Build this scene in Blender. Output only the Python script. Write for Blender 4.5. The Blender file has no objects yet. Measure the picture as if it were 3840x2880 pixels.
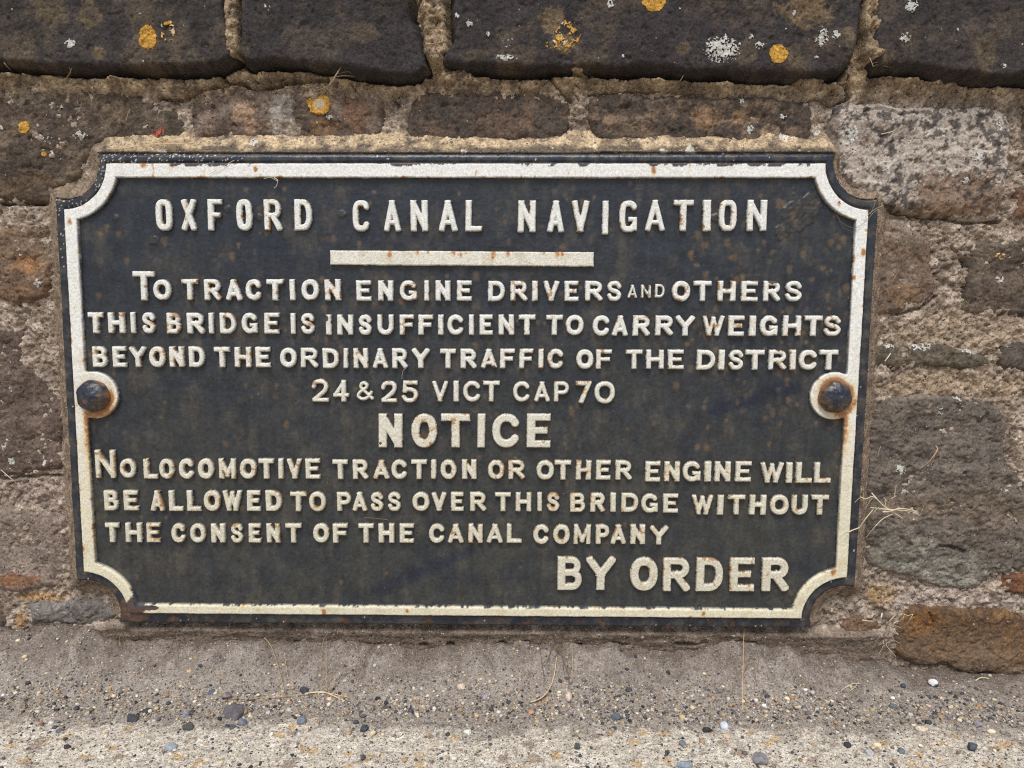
import bpy, math, random
import numpy as np
from mathutils import Matrix, Vector, Euler

# ------------------------------------------------------------------ camera, light, exposure
SC = bpy.context.scene
COL = SC.collection
CAM = np.array([0.06904, -0.89807, 0.46272])
ROT = (1.4674666, -0.00422619, 0.01232719)
F = 2700.0
cd = bpy.data.cameras.new("camera"); cam = bpy.data.objects.new("camera", cd); COL.objects.link(cam)
cam.location = CAM; cam.rotation_euler = ROT
cd.sensor_width = 36.0; cd.lens = F / 3840 * 36; cd.clip_start = 0.01; cd.clip_end = 500
SC.camera = cam
EL, AZ = math.radians(58), math.radians(188)
w = bpy.data.worlds.new("World"); SC.world = w; w.use_nodes = True
nt = w.node_tree; bg = nt.nodes["Background"]
sky = nt.nodes.new("ShaderNodeTexSky"); sky.sky_type = 'NISHITA'; sky.sun_disc = False
sky.sun_elevation = EL; sky.sun_rotation = AZ; sky.air_density = 1.0; sky.dust_density = 1.6; sky.ozone_density = 1.0
hsv = nt.nodes.new("ShaderNodeHueSaturation"); hsv.inputs['Saturation'].default_value = 0.62
nt.links.new(sky.outputs[0], hsv.inputs['Color']); nt.links.new(hsv.outputs[0], bg.inputs[0])
bg.inputs[1].default_value = 0.10
sd_ = bpy.data.lights.new("sun", 'SUN'); sd_.energy = 2.2; sd_.angle = math.radians(24); sd_.color = (1.0, 0.985, 0.955)
sun = bpy.data.objects.new("sun", sd_); COL.objects.link(sun)
sdir = Vector((math.cos(EL) * math.sin(AZ), math.cos(EL) * math.cos(AZ), math.sin(EL)))
sun.rotation_euler = sdir.to_track_quat('Z', 'Y').to_euler(); sun.location = (0, -2, 4)
SC.view_settings.view_transform = 'Standard'; SC.view_settings.look = 'None'
SC.view_settings.exposure = 0.43; SC.view_settings.gamma = 1.0
SC.render.engine = 'CYCLES'
SC.cycles.use_denoising = False; SC.cycles.filter_width = 1.15
SC.cycles.max_bounces = 6

# ------------------------------------------------------------------ numeric helpers
rng = np.random.default_rng(7); random.seed(7)
RM = np.array(Euler(ROT, 'XYZ').to_matrix())

def ray(u, v):                      # u, v in the photograph's own pixels
    d = np.stack([(np.asarray(u, float) - 1920) / F, -(np.asarray(v, float) - 1440) / F, -np.ones_like(np.asarray(u, float))], -1)
    return d @ RM.T

def wallpt(u, v, out):              # point on the plane standing «out» metres in front of the wall
    d = ray(u, v); t = (-out - CAM[1]) / d[..., 1]
    p = CAM + d * t[..., None]
    return p[..., 0], p[..., 2]

def gndpt(u, v, z=0.0):
    d = ray(u, v); t = (z - CAM[2]) / d[..., 2]
    p = CAM + d * t[..., None]
    return p[..., 0], p[..., 1]

K = 3840 / 2212.0                   # outlines were read off a 2212 pixel wide view
def P(x, y, out=0.012): return wallpt(np.float64(x * K), np.float64(y * K), out)
def polyP(pts, out):
    a = np.array(pts, float) * K
    x, z = wallpt(a[:, 0], a[:, 1], out)
    return np.stack([x, z], 1)
MM = 0.000536                       # metres per pixel of that view

def lin(r, g, b):
    c = np.array([r, g, b], float) / 255
    return np.where(c <= 0.04045, c / 12.92, ((c + 0.055) / 1.055) ** 2.4)

def sstep(a, b, x):
    t = np.clip((x - a) / (b - a), 0, 1); return t * t * (3 - 2 * t)

def _hash(ix, iy, s):
    h = (ix.astype(np.int64) * 374761393 + iy.astype(np.int64) * 668265263 + s * 1274126177) & 0xffffffff
    h = ((h ^ (h >> 13)) * 1274126177) & 0xffffffff
    h = ((h ^ (h >> 16)) * 2246822519) & 0xffffffff
    return (h ^ (h >> 15)) & 0xffffffff

def hrand(ix, iy, s): return _hash(ix, iy, s) / 4294967296.0

def gnoise(x, y, s=0):              # gradient noise, about -1..1
    ix = np.floor(x); iy = np.floor(y); fx = x - ix; fy = y - iy
    ix = ix.astype(np.int64); iy = iy.astype(np.int64)
    u = fx * fx * fx * (fx * (fx * 6 - 15) + 10); v = fy * fy * fy * (fy * (fy * 6 - 15) + 10)
    def g(dx, dy):
        a = hrand(ix + dx, iy + dy, s) * 6.283185
        return np.cos(a) * (fx - dx) + np.sin(a) * (fy - dy)
    return ((g(0, 0) * (1 - u) + g(1, 0) * u) * (1 - v) + (g(0, 1) * (1 - u) + g(1, 1) * u) * v) * 1.5

def fbm(x, y, lam, octv=4, s=0, gain=0.5, ax=1.0, ay=1.0):
    r = 0; a = 1.0; n = 0; f = 1.0 / lam
    for o in range(octv):
        r = r + a * gnoise(x * f * ax + 13.7 * o, y * f * ay + 7.3 * o, s * 31 + o); n += a; a *= gain; f *= 2.03
    return r / n * 1.35

def ridged(x, y, lam, octv=4, s=0, ax=1.0, ay=1.0):
    r = 0; a = 1.0; n = 0; f = 1.0 / lam
    for o in range(octv):
        r = r + a * (1 - np.abs(gnoise(x * f * ax + 3.1 * o, y * f * ay + 9.2 * o, s * 17 + o)) * 2); n += a; a *= .5; f *= 2.07
    return r / n

def worley(x, y, lam, s=0):         # distance to the nearest cell point (in cells) and that cell's random numbers
    x = x / lam; y = y / lam
    ix = np.floor(x).astype(np.int64); iy = np.floor(y).astype(np.int64)
    best = np.full(x.shape, 9.0); ra = np.zeros(x.shape); rb = np.zeros(x.shape)
    for dx in (-1, 0, 1):
        for dy in (-1, 0, 1):
            cx = ix + dx; cy = iy + dy
            d = (cx + hrand(cx, cy, s) - x) ** 2 + (cy + hrand(cx, cy, s + 1) - y) ** 2
            m = d < best
            best = np.where(m, d, best); ra = np.where(m, hrand(cx, cy, s + 2), ra); rb = np.where(m, hrand(cx, cy, s + 3), rb)
    return np.sqrt(best), ra, rb

def segdist(x, y, a, b):
    ax, ay = a; bx, by = b; dx, dy = bx - ax, by - ay
    t = np.clip(((x - ax) * dx + (y - ay) * dy) / max(dx * dx + dy * dy, 1e-12), 0, 1)
    return np.hypot(x - ax - t * dx, y - ay - t * dy)

def polydist(x, y, pts):            # signed, positive inside
    d = np.full(x.shape, 1e9); ins = np.zeros(x.shape, bool); n = len(pts)
    for i in range(n):
        a = pts[i]; b = pts[(i + 1) % n]
        d = np.minimum(d, segdist(x, y, a, b))
        if a[1] != b[1]:
            c = ((a[1] > y) != (b[1] > y)) & (x < (b[0] - a[0]) * (y - a[1]) / (b[1] - a[1]) + a[0])
            ins ^= c
    return np.where(ins, d, -d)

def linedist(x, y, pts):
    d = np.full(x.shape, 1e9)
    for i in range(len(pts) - 1): d = np.minimum(d, segdist(x, y, pts[i], pts[i + 1]))
    return d

def mix(a, b, t):
    a = np.asarray(a, float); b = np.asarray(b, float); t = np.asarray(t)[..., None]
    return a * (1 - t) + b * t

# ------------------------------------------------------------------ object helpers
def tag(o, label=None, cat=None, group=None, kind=None):
    if label: o['label'] = label
    if cat: o['category'] = cat
    if group: o['group'] = group
    if kind: o['kind'] = kind
    return o

def empty(name, loc, parent=None):
    o = bpy.data.objects.new(name, None); COL.objects.link(o); o.location = loc; o.empty_display_size = .02
    if parent: o.parent = parent; o.location = Vector(loc)
    return o

def wpos(o):
    v = Vector((0, 0, 0))
    while o is not None: v = v + Vector(o.location); o = o.parent
    return v

def mesh(name, V, Fq, mat, parent=None, col=None, smooth=True, origin=None):
    """one mesh object; V in world coordinates, Fq (n,4) or (n,3) faces, col per-vertex linear colour"""
    V = np.asarray(V, float)
    if origin is None: origin = wpos(parent) if parent else Vector((0, 0, 0))
    org = np.array(origin)
    me = bpy.data.meshes.new(name)
    Fq = np.asarray(Fq, np.int32); k = Fq.shape[1]
    me.vertices.add(len(V)); me.vertices.foreach_set('co', (V - org).astype(np.float32).ravel())
    me.loops.add(Fq.size); me.loops.foreach_set('vertex_index', Fq.ravel())
    me.polygons.add(len(Fq)); me.polygons.foreach_set('loop_start', np.arange(0, Fq.size, k, dtype=np.int32))
    me.polygons.foreach_set('use_smooth', np.full(len(Fq), smooth))
    if col is not None:
        a = me.attributes.new('col', 'FLOAT_COLOR', 'POINT')
        c = np.ones((len(V), 4), np.float32); c[:, :3] = np.clip(col[:, :3], 0, 1)
        if col.shape[1] == 4: c[:, 3] = col[:, 3]
        a.data.foreach_set('color', c.ravel())
    me.materials.append(mat); me.update(calc_edges=True); me.validate()
    o = bpy.data.objects.new(name, me); COL.objects.link(o)
    if parent:
        o.parent = parent; o.location = Vector(origin) - wpos(parent)
    else: o.location = origin
    return o

def gridfaces(nz, nx, keep):
    idx = np.arange(nz * nx).reshape(nz, nx)
    k = keep[:-1, :-1] & keep[1:, :-1] & keep[:-1, 1:] & keep[1:, 1:]
    f = np.stack([idx[:-1, :-1][k], idx[:-1, 1:][k], idx[1:, 1:][k], idx[1:, :-1][k]], 1)
    return f

def compact(V, f, col):
    used = np.unique(f); m = np.full(len(V), -1, np.int64); m[used] = np.arange(len(used))
    return V[used], m[f], col[used]

def field(name, X, Z, out, keep, col, mat, parent):   # relief standing on the wall plane
    f = gridfaces(*X.shape, keep)
    V = np.stack([X, -out, Z], -1).reshape(-1, 3)
    V, f, c = compact(V, f, col.reshape(-1, col.shape[-1]))
    return mesh(name, V, f, mat, parent, c)

def gridxy(x0, x1, z0, z1, h):
    return np.meshgrid(np.arange(x0, x1 + h, h), np.arange(z0, z1 + h, h))

def surface(name, rough=.9, rvar=.05, bump=.4, bscale=900., vary=.35, vscale=300., spec=.3, bdist=.0006, gloss=None, specks=(), mid=.18, pits=0.):
    """procedural surface: own colour (attribute) broken up by fine noise and grains, with fine bump"""
    m = bpy.data.materials.new(name); m.use_nodes = True; N = m.node_tree.nodes; L = m.node_tree.links
    b = N['Principled BSDF']; b.inputs['Specular IOR Level'].default_value = spec
    at = N.new('ShaderNodeAttribute'); at.attribute_name = 'col'
    tc = N.new('ShaderNodeTexCoord'); V = tc.outputs['Object']
    def noise(sc, det=5, ro=.68, dist=0):
        n = N.new('ShaderNodeTexNoise'); n.inputs['Scale'].default_value = sc; n.inputs['Detail'].default_value = det
        n.inputs['Roughness'].default_value = ro; n.inputs['Distortion'].default_value = dist; L.new(V, n.inputs['Vector']); return n.outputs[0]
    def ran(x, a, b_, c, d):
        r = N.new('ShaderNodeMapRange'); r.inputs[1].default_value = a; r.inputs[2].default_value = b_; r.inputs[3].default_value = c; r.inputs[4].default_value = d
        L.new(x, r.inputs[0]); return r.outputs[0]
    def math_(op, x, y):
        n = N.new('ShaderNodeMath'); n.operation = op
        for i, q in enumerate((x, y)):
            if isinstance(q, (int, float)): n.inputs[i].default_value = q
            else: L.new(q, n.inputs[i])
        return n.outputs[0]
    def mixc(f, x, y, mode='MIX'):
        n = N.new('ShaderNodeMix'); n.data_type = 'RGBA'; n.blend_type = mode
        if isinstance(f, (int, float)): n.inputs[0].default_value = f
        else: L.new(f, n.inputs[0])
        L.new(x, n.inputs[6]); L.new(y, n.inputs[7]); return n.outputs[2]
    col = at.outputs['Color']
    f1 = ran(noise(vscale, 6, .72), .34, .66, 1 - vary, 1 + vary)
    f2 = ran(noise(vscale * .27, 5, .65), .32, .68, 1 - mid, 1 + mid)
    col = mixc(1.0, col, math_('MULTIPLY', f1, f2), 'MULTIPLY')
    height = noise(bscale, 5, .72)
    if pits:
        vp = N.new('ShaderNodeTexVoronoi'); vp.inputs['Scale'].default_value = bscale * .45; vp.inputs['Randomness'].default_value = 1; L.new(V, vp.inputs['Vector'])
        ph = ran(vp.outputs['Distance'], .0, .35, 0, 1); height = math_('ADD', height, math_('MULTIPLY', ph, pits))
    for (sc, rad, dens, pal_, use_a) in specks:
        v = N.new('ShaderNodeTexVoronoi'); v.inputs['Scale'].default_value = sc; L.new(V, v.inputs['Vector'])
        sp_ = N.new('ShaderNodeSeparateColor'); L.new(v.outputs['Color'], sp_.inputs[0])
        d_ = math_('MULTIPLY', at.outputs['Alpha'], dens) if use_a else dens
        on = math_('LESS_THAN', sp_.outputs[0], d_)
        rr = math_('MULTIPLY', ran(sp_.outputs[2], 0, 1, .45, 1.0), rad)
        edge_ = math_('ADD', v.outputs['Distance'], ran(noise(sc * 1.7, 3, .6), .3, .7, -.10, .10))
        ins = ran(math_('SUBTRACT', edge_, rr), -.06, .02, 1, 0)
        msk = math_('MULTIPLY', on, ins)
        cr = N.new('ShaderNodeValToRGB'); cr.color_ramp.interpolation = 'CONSTANT'; el = cr.color_ramp.elements
        while len(el) < len(pal_): el.new(1.0)
        for i, q in enumerate(pal_): el[i].position = i / len(pal_); el[i].color = (*lin(*q), 1)
        L.new(sp_.outputs[1], cr.inputs[0])
        col = mixc(math_('MULTIPLY', msk, .88), col, cr.outputs[0])
        height = math_('ADD', height, math_('MULTIPLY', math_('MULTIPLY', msk, ran(v.outputs['Distance'], 0, .5, 1, .3)), .8))
    L.new(col, b.inputs['Base Color'])
    bp = N.new('ShaderNodeBump'); bp.inputs['Strength'].default_value = bump; bp.inputs['Distance'].default_value = bdist
    L.new(height, bp.inputs['Height']); L.new(bp.outputs[0], b.inputs['Normal'])
    r = ran(noise(60, 5, .6), .3, .7, rough - rvar, rough + rvar)
    if gloss:                       # alpha of the attribute mixes towards a glossier coat
        mg = N.new('ShaderNodeMix'); mg.data_type = 'FLOAT'
        L.new(at.outputs['Alpha'], mg.inputs[0]); L.new(r, mg.inputs[2]); mg.inputs[3].default_value = gloss
        L.new(mg.outputs[0], b.inputs['Roughness'])
    else: L.new(r, b.inputs['Roughness'])
    return m

PALE = [(188, 180, 166), (160, 150, 134), (200, 194, 182), (150, 136, 118)]
DARKS = [(48, 44, 42), (62, 54, 48), (40, 38, 38)]
AGG = [(196, 178, 146), (212, 198, 170), (74, 74, 78), (96, 90, 88), (176, 146, 104), (60, 60, 64), (150, 128, 110), (190, 184, 176), (110, 88, 72), (206, 186, 150)]
SILT = [(176, 164, 146), (196, 186, 168), (92, 84, 78), (120, 108, 98), (208, 200, 186), (72, 68, 66), (156, 138, 116), (168, 156, 142), (104, 94, 86), (186, 170, 142)]
M_STONE = surface('weathered_sandstone', .92, .05, 1.0, 400, .46, 320, .25, .0013, specks=[(230, .30, .07, PALE, True), (340, .34, .16, DARKS, False)], mid=.22, pits=.5)
M_MORTAR = surface('lime_mortar', .95, .03, 1.0, 380, .46, 300, .2, .0020, specks=[(200, .42, .14, SILT, False), (400, .44, .34, SILT, False)], mid=.28, pits=.8)
M_PAINTB = surface('black_paint', .47, .14, .62, 240, .27, 200, .42, .0008, gloss=.24, specks=[(260, .16, .012, [(150, 146, 138), (120, 112, 100)], False), (170, .22, .06, [(26, 25, 26), (34, 30, 28)], False)], mid=.26)
M_PAINTW = surface('white_paint', .62, .08, .6, 500, .20, 620, .35, .0005, mid=.08)
M_BOLT = surface('rusty_painted_iron', .36, .12, .6, 160, .3, 260, .5, .0010)
M_GROUND = surface('silt_and_concrete', .95, .03, 1.0, 520, .38, 420, .2, .0014, specks=[(520, .48, .66, SILT, False), (360, .46, .42, AGG, True), (210, .44, .24, AGG, True)], mid=.16, pits=.5)
M_PEB = surface('pebble_stone', .75, .15, .5, 900, .25, 600, .3, .0004)
M_LICH = surface('lichen_crust', .95, .03, .9, 1400, .28, 700, .1, .0006)
M_STRAW = surface('dry_straw', .8, .1, .2, 900, .2, 500, .3, .0002)

# ------------------------------------------------------------------ sign outline (used by the wall's pointing as well)
OUT_B, OUT_P, OUT_L = .0340, .0285, .0295         # border, plate, outer lip
qx, qz = wallpt(np.array([226., 3272., 3170., 319.]), np.array([610., 610., 2324., 2301.]), OUT_B)
QUAD = np.stack([qx, qz], 1)                       # TL TR BR BL
R_C = .0530
def quadd(x, z, grow=(0, 0, 0, 0)):                # positive outside; grow top right bottom left
    d = np.full(x.shape, -1e9)
    for i in range(4):
        a = QUAD[i]; b = QUAD[(i + 1) % 4]; t = (b - a) / np.hypot(*(b - a)); n = np.array([-t[1], t[0]])
        if n @ (np.mean(QUAD, 0) - a) > 0: n = -n
        d = np.maximum(d, (x - a[0]) * n[0] + (z - a[1]) * n[1] - grow[i])
    return d
def shape(x, z, grow, rad):
    d = quadd(x, z, grow)
    for c in QUAD: d = np.maximum(d, rad - np.hypot(x - c[0], z - c[1]))
    return d
def rim_d(x, z): return shape(x, z, (.0130, .0124, .0138, .0122), R_C - .0118)
def white_d(x, z): return shape(x, z, (0, 0, 0, 0), R_C)
def inner_d(x, z): return shape(x, z, (-.0175, -.0155, -.0137, -.0162), R_C + .0148)
bolts = [wallpt(np.float64(343), np.float64(1487), .040), wallpt(np.float64(3136), np.float64(1490), .040)]

# ------------------------------------------------------------------ the wall
wall = empty('stone_wall', (0, 0, 0))
tag(wall, 'weathered coursed sandstone wall with crumbling mortar joints behind the black notice sign', 'wall')

DK = lin(58, 52, 49); TAN = lin(112, 94, 70)
# name, outline, out, edge radius, (base, second, dark), mottling amounts, flags
ST = []
def stone(pts, out, re, base, sec, dark, a_sec=.5, a_dark=.4, lam=.022, speck=.3, extra=None, label=None, name='stone', bed=.4, rough=1.0):
    def tone(q): v = lin(*q); return (.84 * v + .16 * v.mean()) * (1.08 if name == 'stone' else 1.0)
    base, sec, dark = tone(base), tone(sec), tone(dark)
    if name == 'stone': out = out - .0018
    ST.append(dict(pts=pts, out=out, re=re, base=base, sec=sec, dark=dark, a_sec=a_sec, a_dark=a_dark, lam=lam,
                   speck=speck, extra=extra or [], label=label, name=name, bed=bed, rough=rough))

TOPY = -230
CB, CS, CDK = (64, 58, 55), (112, 95, 72), (46, 44, 45)
stone([(-110, TOPY), (474, TOPY), (478, 0), (484, 50), (495, 95), (503, 118), (470, 134), (425, 143), (330, 142), (200, 144), (100, 138), (30, 133), (-110, 131)],
      .036, .006, CB, CS, CDK, .42, .5, .03, .2, name='coping_stone', bed=.25, rough=.75,
      extra=[('patch', 190, 30, 30, 28, (118, 100, 74), .6), ('patch', 110, 25, 40, 30, (100, 86, 66), .5), ('patch', 215, 115, 14, 14, (112, 95, 72), .7), ('patch', 60, 90, 60, 30, (84, 74, 62), .5)])
stone([(517, TOPY), (882, TOPY), (880, 0), (878, 35), (897, 75), (912, 118), (922, 143), (900, 156), (850, 161), (790, 151), (740, 144), (660, 132), (600, 128), (535, 132), (521, 120), (517, 60)],
      .039, .006, (58, 53, 52), (100, 86, 68), CDK, .3, .5, .028, .12, name='coping_stone', bed=.25, rough=.75,
      extra=[('patch', 785, 75, 32, 22, (96, 84, 68), .6), ('patch', 745, 20, 18, 16, (90, 78, 62), .5)])
stone([(978, TOPY), (1868, TOPY), (1864, 0), (1857, 70), (1840, 126), (1822, 154), (1740, 157), (1656, 156), (1506, 150), (1400, 145), (1306, 142), (1200, 142), (1100, 144), (1000, 140), (955, 133), (960, 110), (980, 95), (978, 40)],
      .037, .006, (60, 54, 53), (108, 90, 68), CDK, .4, .5, .03, .35, name='coping_stone', bed=.2, rough=.75,
      extra=[('patch', 1190, 45, 24, 30, (122, 104, 80), .85), ('patch', 1215, 92, 26, 20, (116, 98, 74), .8), ('patch', 1745, 20, 62, 34, (116, 97, 72), .8), ('patch', 1612, 112, 22, 30, (112, 96, 74), .7),
             ('patch', 1715, 118, 20, 26, (106, 92, 72), .7), ('patch', 1476, 105, 14, 14, (104, 88, 68), .6), ('patch', 1832, 72, 14, 14, (106, 92, 72), .6), ('patch', 1030, 118, 34, 14, (92, 80, 62), .6)])
stone([(1908, TOPY), (2330, TOPY), (2330, 165), (2131, 160), (2056, 153), (1985, 141), (1930, 138), (1902, 140), (1893, 115), (1894, 65), (1903, 0)],
      .040, .006, (62, 56, 54), (104, 88, 66), CDK, .35, .5, .03, .3, name='coping_stone', bed=.25, rough=.75,
      extra=[('patch', 2130, 115, 26, 40, (98, 84, 64), .6), ('patch', 1922, 118, 18, 14, (112, 96, 76), .6)])
stone([(-110, 182), (100, 180), (240, 183), (300, 197), (350, 222), (385, 242), (398, 275), (396, 305), (215, 318), (190, 350), (120, 424), (104, 438), (0, 441), (-110, 441)],
      .016, .010, (84, 71, 59), (122, 104, 82), (56, 49, 44), .5, .5, .03, .35,
      extra=[('patch', 60, 205, 70, 18, (128, 114, 98), .6), ('patch', 270, 245, 60, 25, (118, 100, 78), .5), ('patch', 320, 250, 40, 40, (104, 94, 82), .5), ('patch', 60, 400, 80, 30, (100, 80, 58), .5)])
stone([(410, 218), (520, 192), (630, 186), (725, 182), (800, 192), (832, 210), (829, 260), (815, 312), (415, 312), (405, 260)],
      .016, .010, (98, 80, 66), (152, 134, 118), (60, 52, 47), .42, .5, .026, .2,
      extra=[('patch', 610, 240, 28, 58, (172, 162, 150), .9), ('patch', 625, 285, 22, 24, (160, 146, 130), .8), ('patch', 530, 245, 28, 26, (166, 138, 114), .85), ('patch', 545, 270, 18, 20, (150, 122, 98), .7), ('patch', 450, 265, 22, 26, (150, 130, 116), .6), ('patch', 480, 285, 12, 18, (64, 52, 46), .5),
             ('patch', 770, 240, 26, 40, (128, 96, 74), .7), ('patch', 700, 275, 40, 18, (120, 88, 52), .6), ('patch', 575, 215, 18, 16, (128, 112, 100), .5)])
stone([(885, 218), (905, 197), (1000, 183), (1106, 178), (1160, 177), (1200, 198), (1228, 222), (1232, 260), (1228, 312), (880, 312), (878, 260)],
      .018, .011, (82, 70, 61), (120, 92, 68), (58, 51, 47), .45, .5, .02, .3)
stone([(1272, 210), (1300, 204), (1356, 198), (1556, 206), (1700, 209), (1754, 219), (1760, 255), (1755, 312), (1280, 312), (1272, 250)],
      .018, .010, (82, 70, 60), (142, 114, 88), (50, 45, 43), .5, .6, .018, .35,
      extra=[('patch', 1525, 255, 40, 26, (150, 120, 92), .7), ('patch', 1600, 252, 22, 22, (146, 118, 88), .6), ('patch', 1665, 285, 24, 16, (156, 134, 112), .6), ('patch', 1370, 285, 50, 22, (110, 92, 74), .5), ('patch', 1395, 212, 50, 10, (120, 108, 100), .5)])
stone([(1806, 232), (1830, 216), (1885, 216), (1960, 229), (2056, 223), (2130, 227), (2186, 241), (2194, 300), (2180, 420), (2160, 474), (2094, 476), (1982, 464), (1915, 452), (1880, 425), (1820, 385), (1790, 340), (1788, 285)],
      .022, .013, (164, 150, 136), (184, 172, 158), (66, 60, 58), .6, .85, .013, .4, label='pale stone blotched with black crust',
      extra=[('patch', 2080, 420, 120, 50, (112, 84, 62), .8), ('patch', 2020, 455, 120, 20, (118, 92, 66), .6), ('patch', 1800, 290, 16, 60, (92, 72, 60), .7), ('patch', 1905, 260, 60, 26, (178, 164, 150), .4), ('patch', 1880, 300, 40, 12, (122, 94, 80), .5)])
stone([(2212, 225), (2330, 225), (2330, 388), (2208, 388)], .014, .010, (118, 101, 85), (146, 128, 110), (66, 58, 53), .5, .5, .018, .2)
stone([(2196, 402), (2330, 397), (2330, 478), (2193, 474)], .016, .010, (104, 72, 54), (130, 96, 72), (66, 50, 44), .5, .4, .02, .1)
stone([(1905, 474), (1955, 472), (1982, 488), (2008, 512), (2020, 553), (2025, 613), (2018, 642), (1982, 666), (1937, 680), (1890, 684), (1890, 560)],
      .017, .011, (112, 92, 75), (142, 122, 104), (74, 62, 53), .5, .4, .02, .25, extra=[('patch', 1955, 500, 44, 30, (150, 136, 122), .7), ('patch', 1950, 640, 40, 26, (128, 98, 66), .5)])
stone([(2090, 520), (2125, 513), (2212, 516), (2330, 516), (2330, 690), (2212, 687), (2095, 680), (2072, 670), (2090, 620), (2084, 565)],
      .015, .010, (86, 73, 62), (118, 100, 82), (60, 53, 48), .45, .4, .03, .3, extra=[('patch', 2140, 530, 60, 14, (108, 100, 88), .5)])
stone([(1885, 746), (1950, 739), (2030, 743), (2090, 753), (2140, 768), (2150, 790), (2080, 800), (2000, 792), (1885, 797)],
      .017, .009, (88, 78, 64), (130, 116, 94), (62, 56, 50), .4, .4, .016, .4, extra=[('patch', 1990, 738, 50, 10, (176, 164, 144), .6), ('patch', 2090, 752, 30, 8, (170, 156, 134), .5)])
stone([(2170, 745), (2212, 738), (2330, 740), (2330, 808), (2230, 806), (2165, 798), (2155, 770)],
      .017, .009, (84, 75, 66), (120, 106, 88), (60, 54, 50), .4, .4, .02, .2)
stone([(1876, 866), (1980, 852), (2110, 857), (2165, 882), (2180, 920), (2174, 965), (2180, 1010), (2230, 1040), (2330, 1052), (2330, 1230), (2212, 1233), (2150, 1248), (2095, 1279), (2020, 1271), (1945, 1244), (1866, 1226), (1870, 1050)],
      .017, .009, (102, 92, 82), (128, 114, 99), (72, 64, 58), .5, .45, .022, .5, bed=1.15, rough=1.3, label='large dark stone, ripple-chipped above and with grey-green bloom below',
      extra=[('patch', 1930, 900, 40, 30, (112, 100, 86), .5), ('patch', 2020, 1232, 150, 56, (142, 139, 127), .5), ('patch', 1935, 1190, 70, 50, (128, 124, 110), .4), ('patch', 1960, 1235, 50, 30, (160, 158, 146), .4), ('patch', 2060, 1250, 40, 20, (164, 162, 150), .4), ('patch', 1980, 1100, 100, 26, (122, 104, 88), .7), ('patch', 2150, 1100, 90, 50, (118, 102, 86), .6), ('patch', 2130, 1180, 90, 34, (86, 76, 66), .5), ('patch', 1990, 1175, 30, 24, (152, 144, 128), .6), ('patch', 2060, 1070, 90, 24, (112, 98, 84), .6)])
stone([(2198, 900), (2330, 900), (2330, 1048), (2192, 1042), (2186, 960)], .014, .010, (132, 114, 94), (160, 142, 120), (86, 74, 64), .5, .35, .014, .4)
stone([(1942, 1347), (1967, 1317), (2000, 1311), (2045, 1315), (2095, 1318), (2150, 1316), (2190, 1327), (2240, 1341), (2330, 1347), (2330, 1470), (2212, 1464), (2180, 1466), (2130, 1456), (2080, 1460), (2058, 1448), (1982, 1442), (1940, 1418), (1936, 1370)],
      .019, .010, (106, 78, 50), (128, 90, 46), (80, 61, 48), .5, .7, .014, .5, bed=.5, rough=.9, label='rusty orange-brown stone at the foot of the wall',
      extra=[('patch', 1992, 1345, 36, 32, (140, 95, 44), .65), ('patch', 2190, 1400, 40, 40, (128, 93, 52), .5), ('patch', 2070, 1440, 140, 16, (104, 84, 66), .6)])
stone([(1815, 1352), (1850, 1333), (1900, 1341), (1915, 1360), (1905, 1386), (1870, 1395), (1825, 1381)], .018, .009, (112, 84, 60), (134, 102, 70), (80, 64, 54), .5, .4, .014, .2)
stone([(2148, 1275), (2165, 1248), (2212, 1242), (2330, 1240), (2330, 1286), (2212, 1285)], .018, .008, (104, 66, 42), (126, 84, 52), (72, 50, 40), .5, .4, .016, .1)
stone([(-110, 486), (0, 485), (68, 482), (105, 492), (118, 538), (116, 592), (102, 640), (34, 664), (0, 652), (-110, 650)],
      .016, .011, (118, 94, 73), (148, 118, 88), (78, 64, 54), .5, .4, .022, .25, bed=.7, rough=1.2,
      extra=[('patch', 60, 570, 34, 20, (162, 112, 66), .5), ('patch', 90, 505, 30, 20, (92, 80, 72), .6), ('patch', 60, 630, 70, 20, (108, 80, 60), .5)])
stone([(-110, 712), (0, 709), (50, 713), (53, 742), (42, 775), (62, 800), (112, 832), (135, 862), (140, 1018), (60, 1025), (0, 1032), (-110, 1034)],
      .015, .010, (96, 80, 69), (124, 106, 92), (70, 59, 52), .45, .4, .025, .35, rough=1.0, extra=[('patch', 95, 1010, 60, 16, (82, 62, 52), .6), ('patch', 20, 740, 40, 40, (88, 76, 66), .5)])
stone([(-110, 1094), (0, 1093), (100, 1096), (148, 1112), (158, 1180), (160, 1232), (120, 1275), (30, 1280), (-110, 1279)],
      .015, .012, (128, 111, 99), (146, 130, 116), (94, 79, 69), .45, .35, .03, .2, extra=[('patch', 40, 1255, 50, 20, (132, 84, 46), .75), ('patch', 130, 1240, 30, 20, (128, 114, 106), .5), ('patch', 145, 1150, 16, 44, (82, 66, 56), .6)])
stone([(58, 1309), (135, 1301), (203, 1299), (255, 1316), (268, 1342), (203, 1351), (118, 1354), (64, 1347)],
      .018, .009, (108, 101, 95), (134, 128, 122), (82, 75, 70), .5, .4, .014, .2, bed=1.0)
stone([(-110, 1312), (0, 1307), (22, 1332), (16, 1372), (-110, 1372)], .014, .009, (90, 74, 62), (116, 98, 82), (66, 56, 49), .4, .4, .02, .2)

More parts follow.
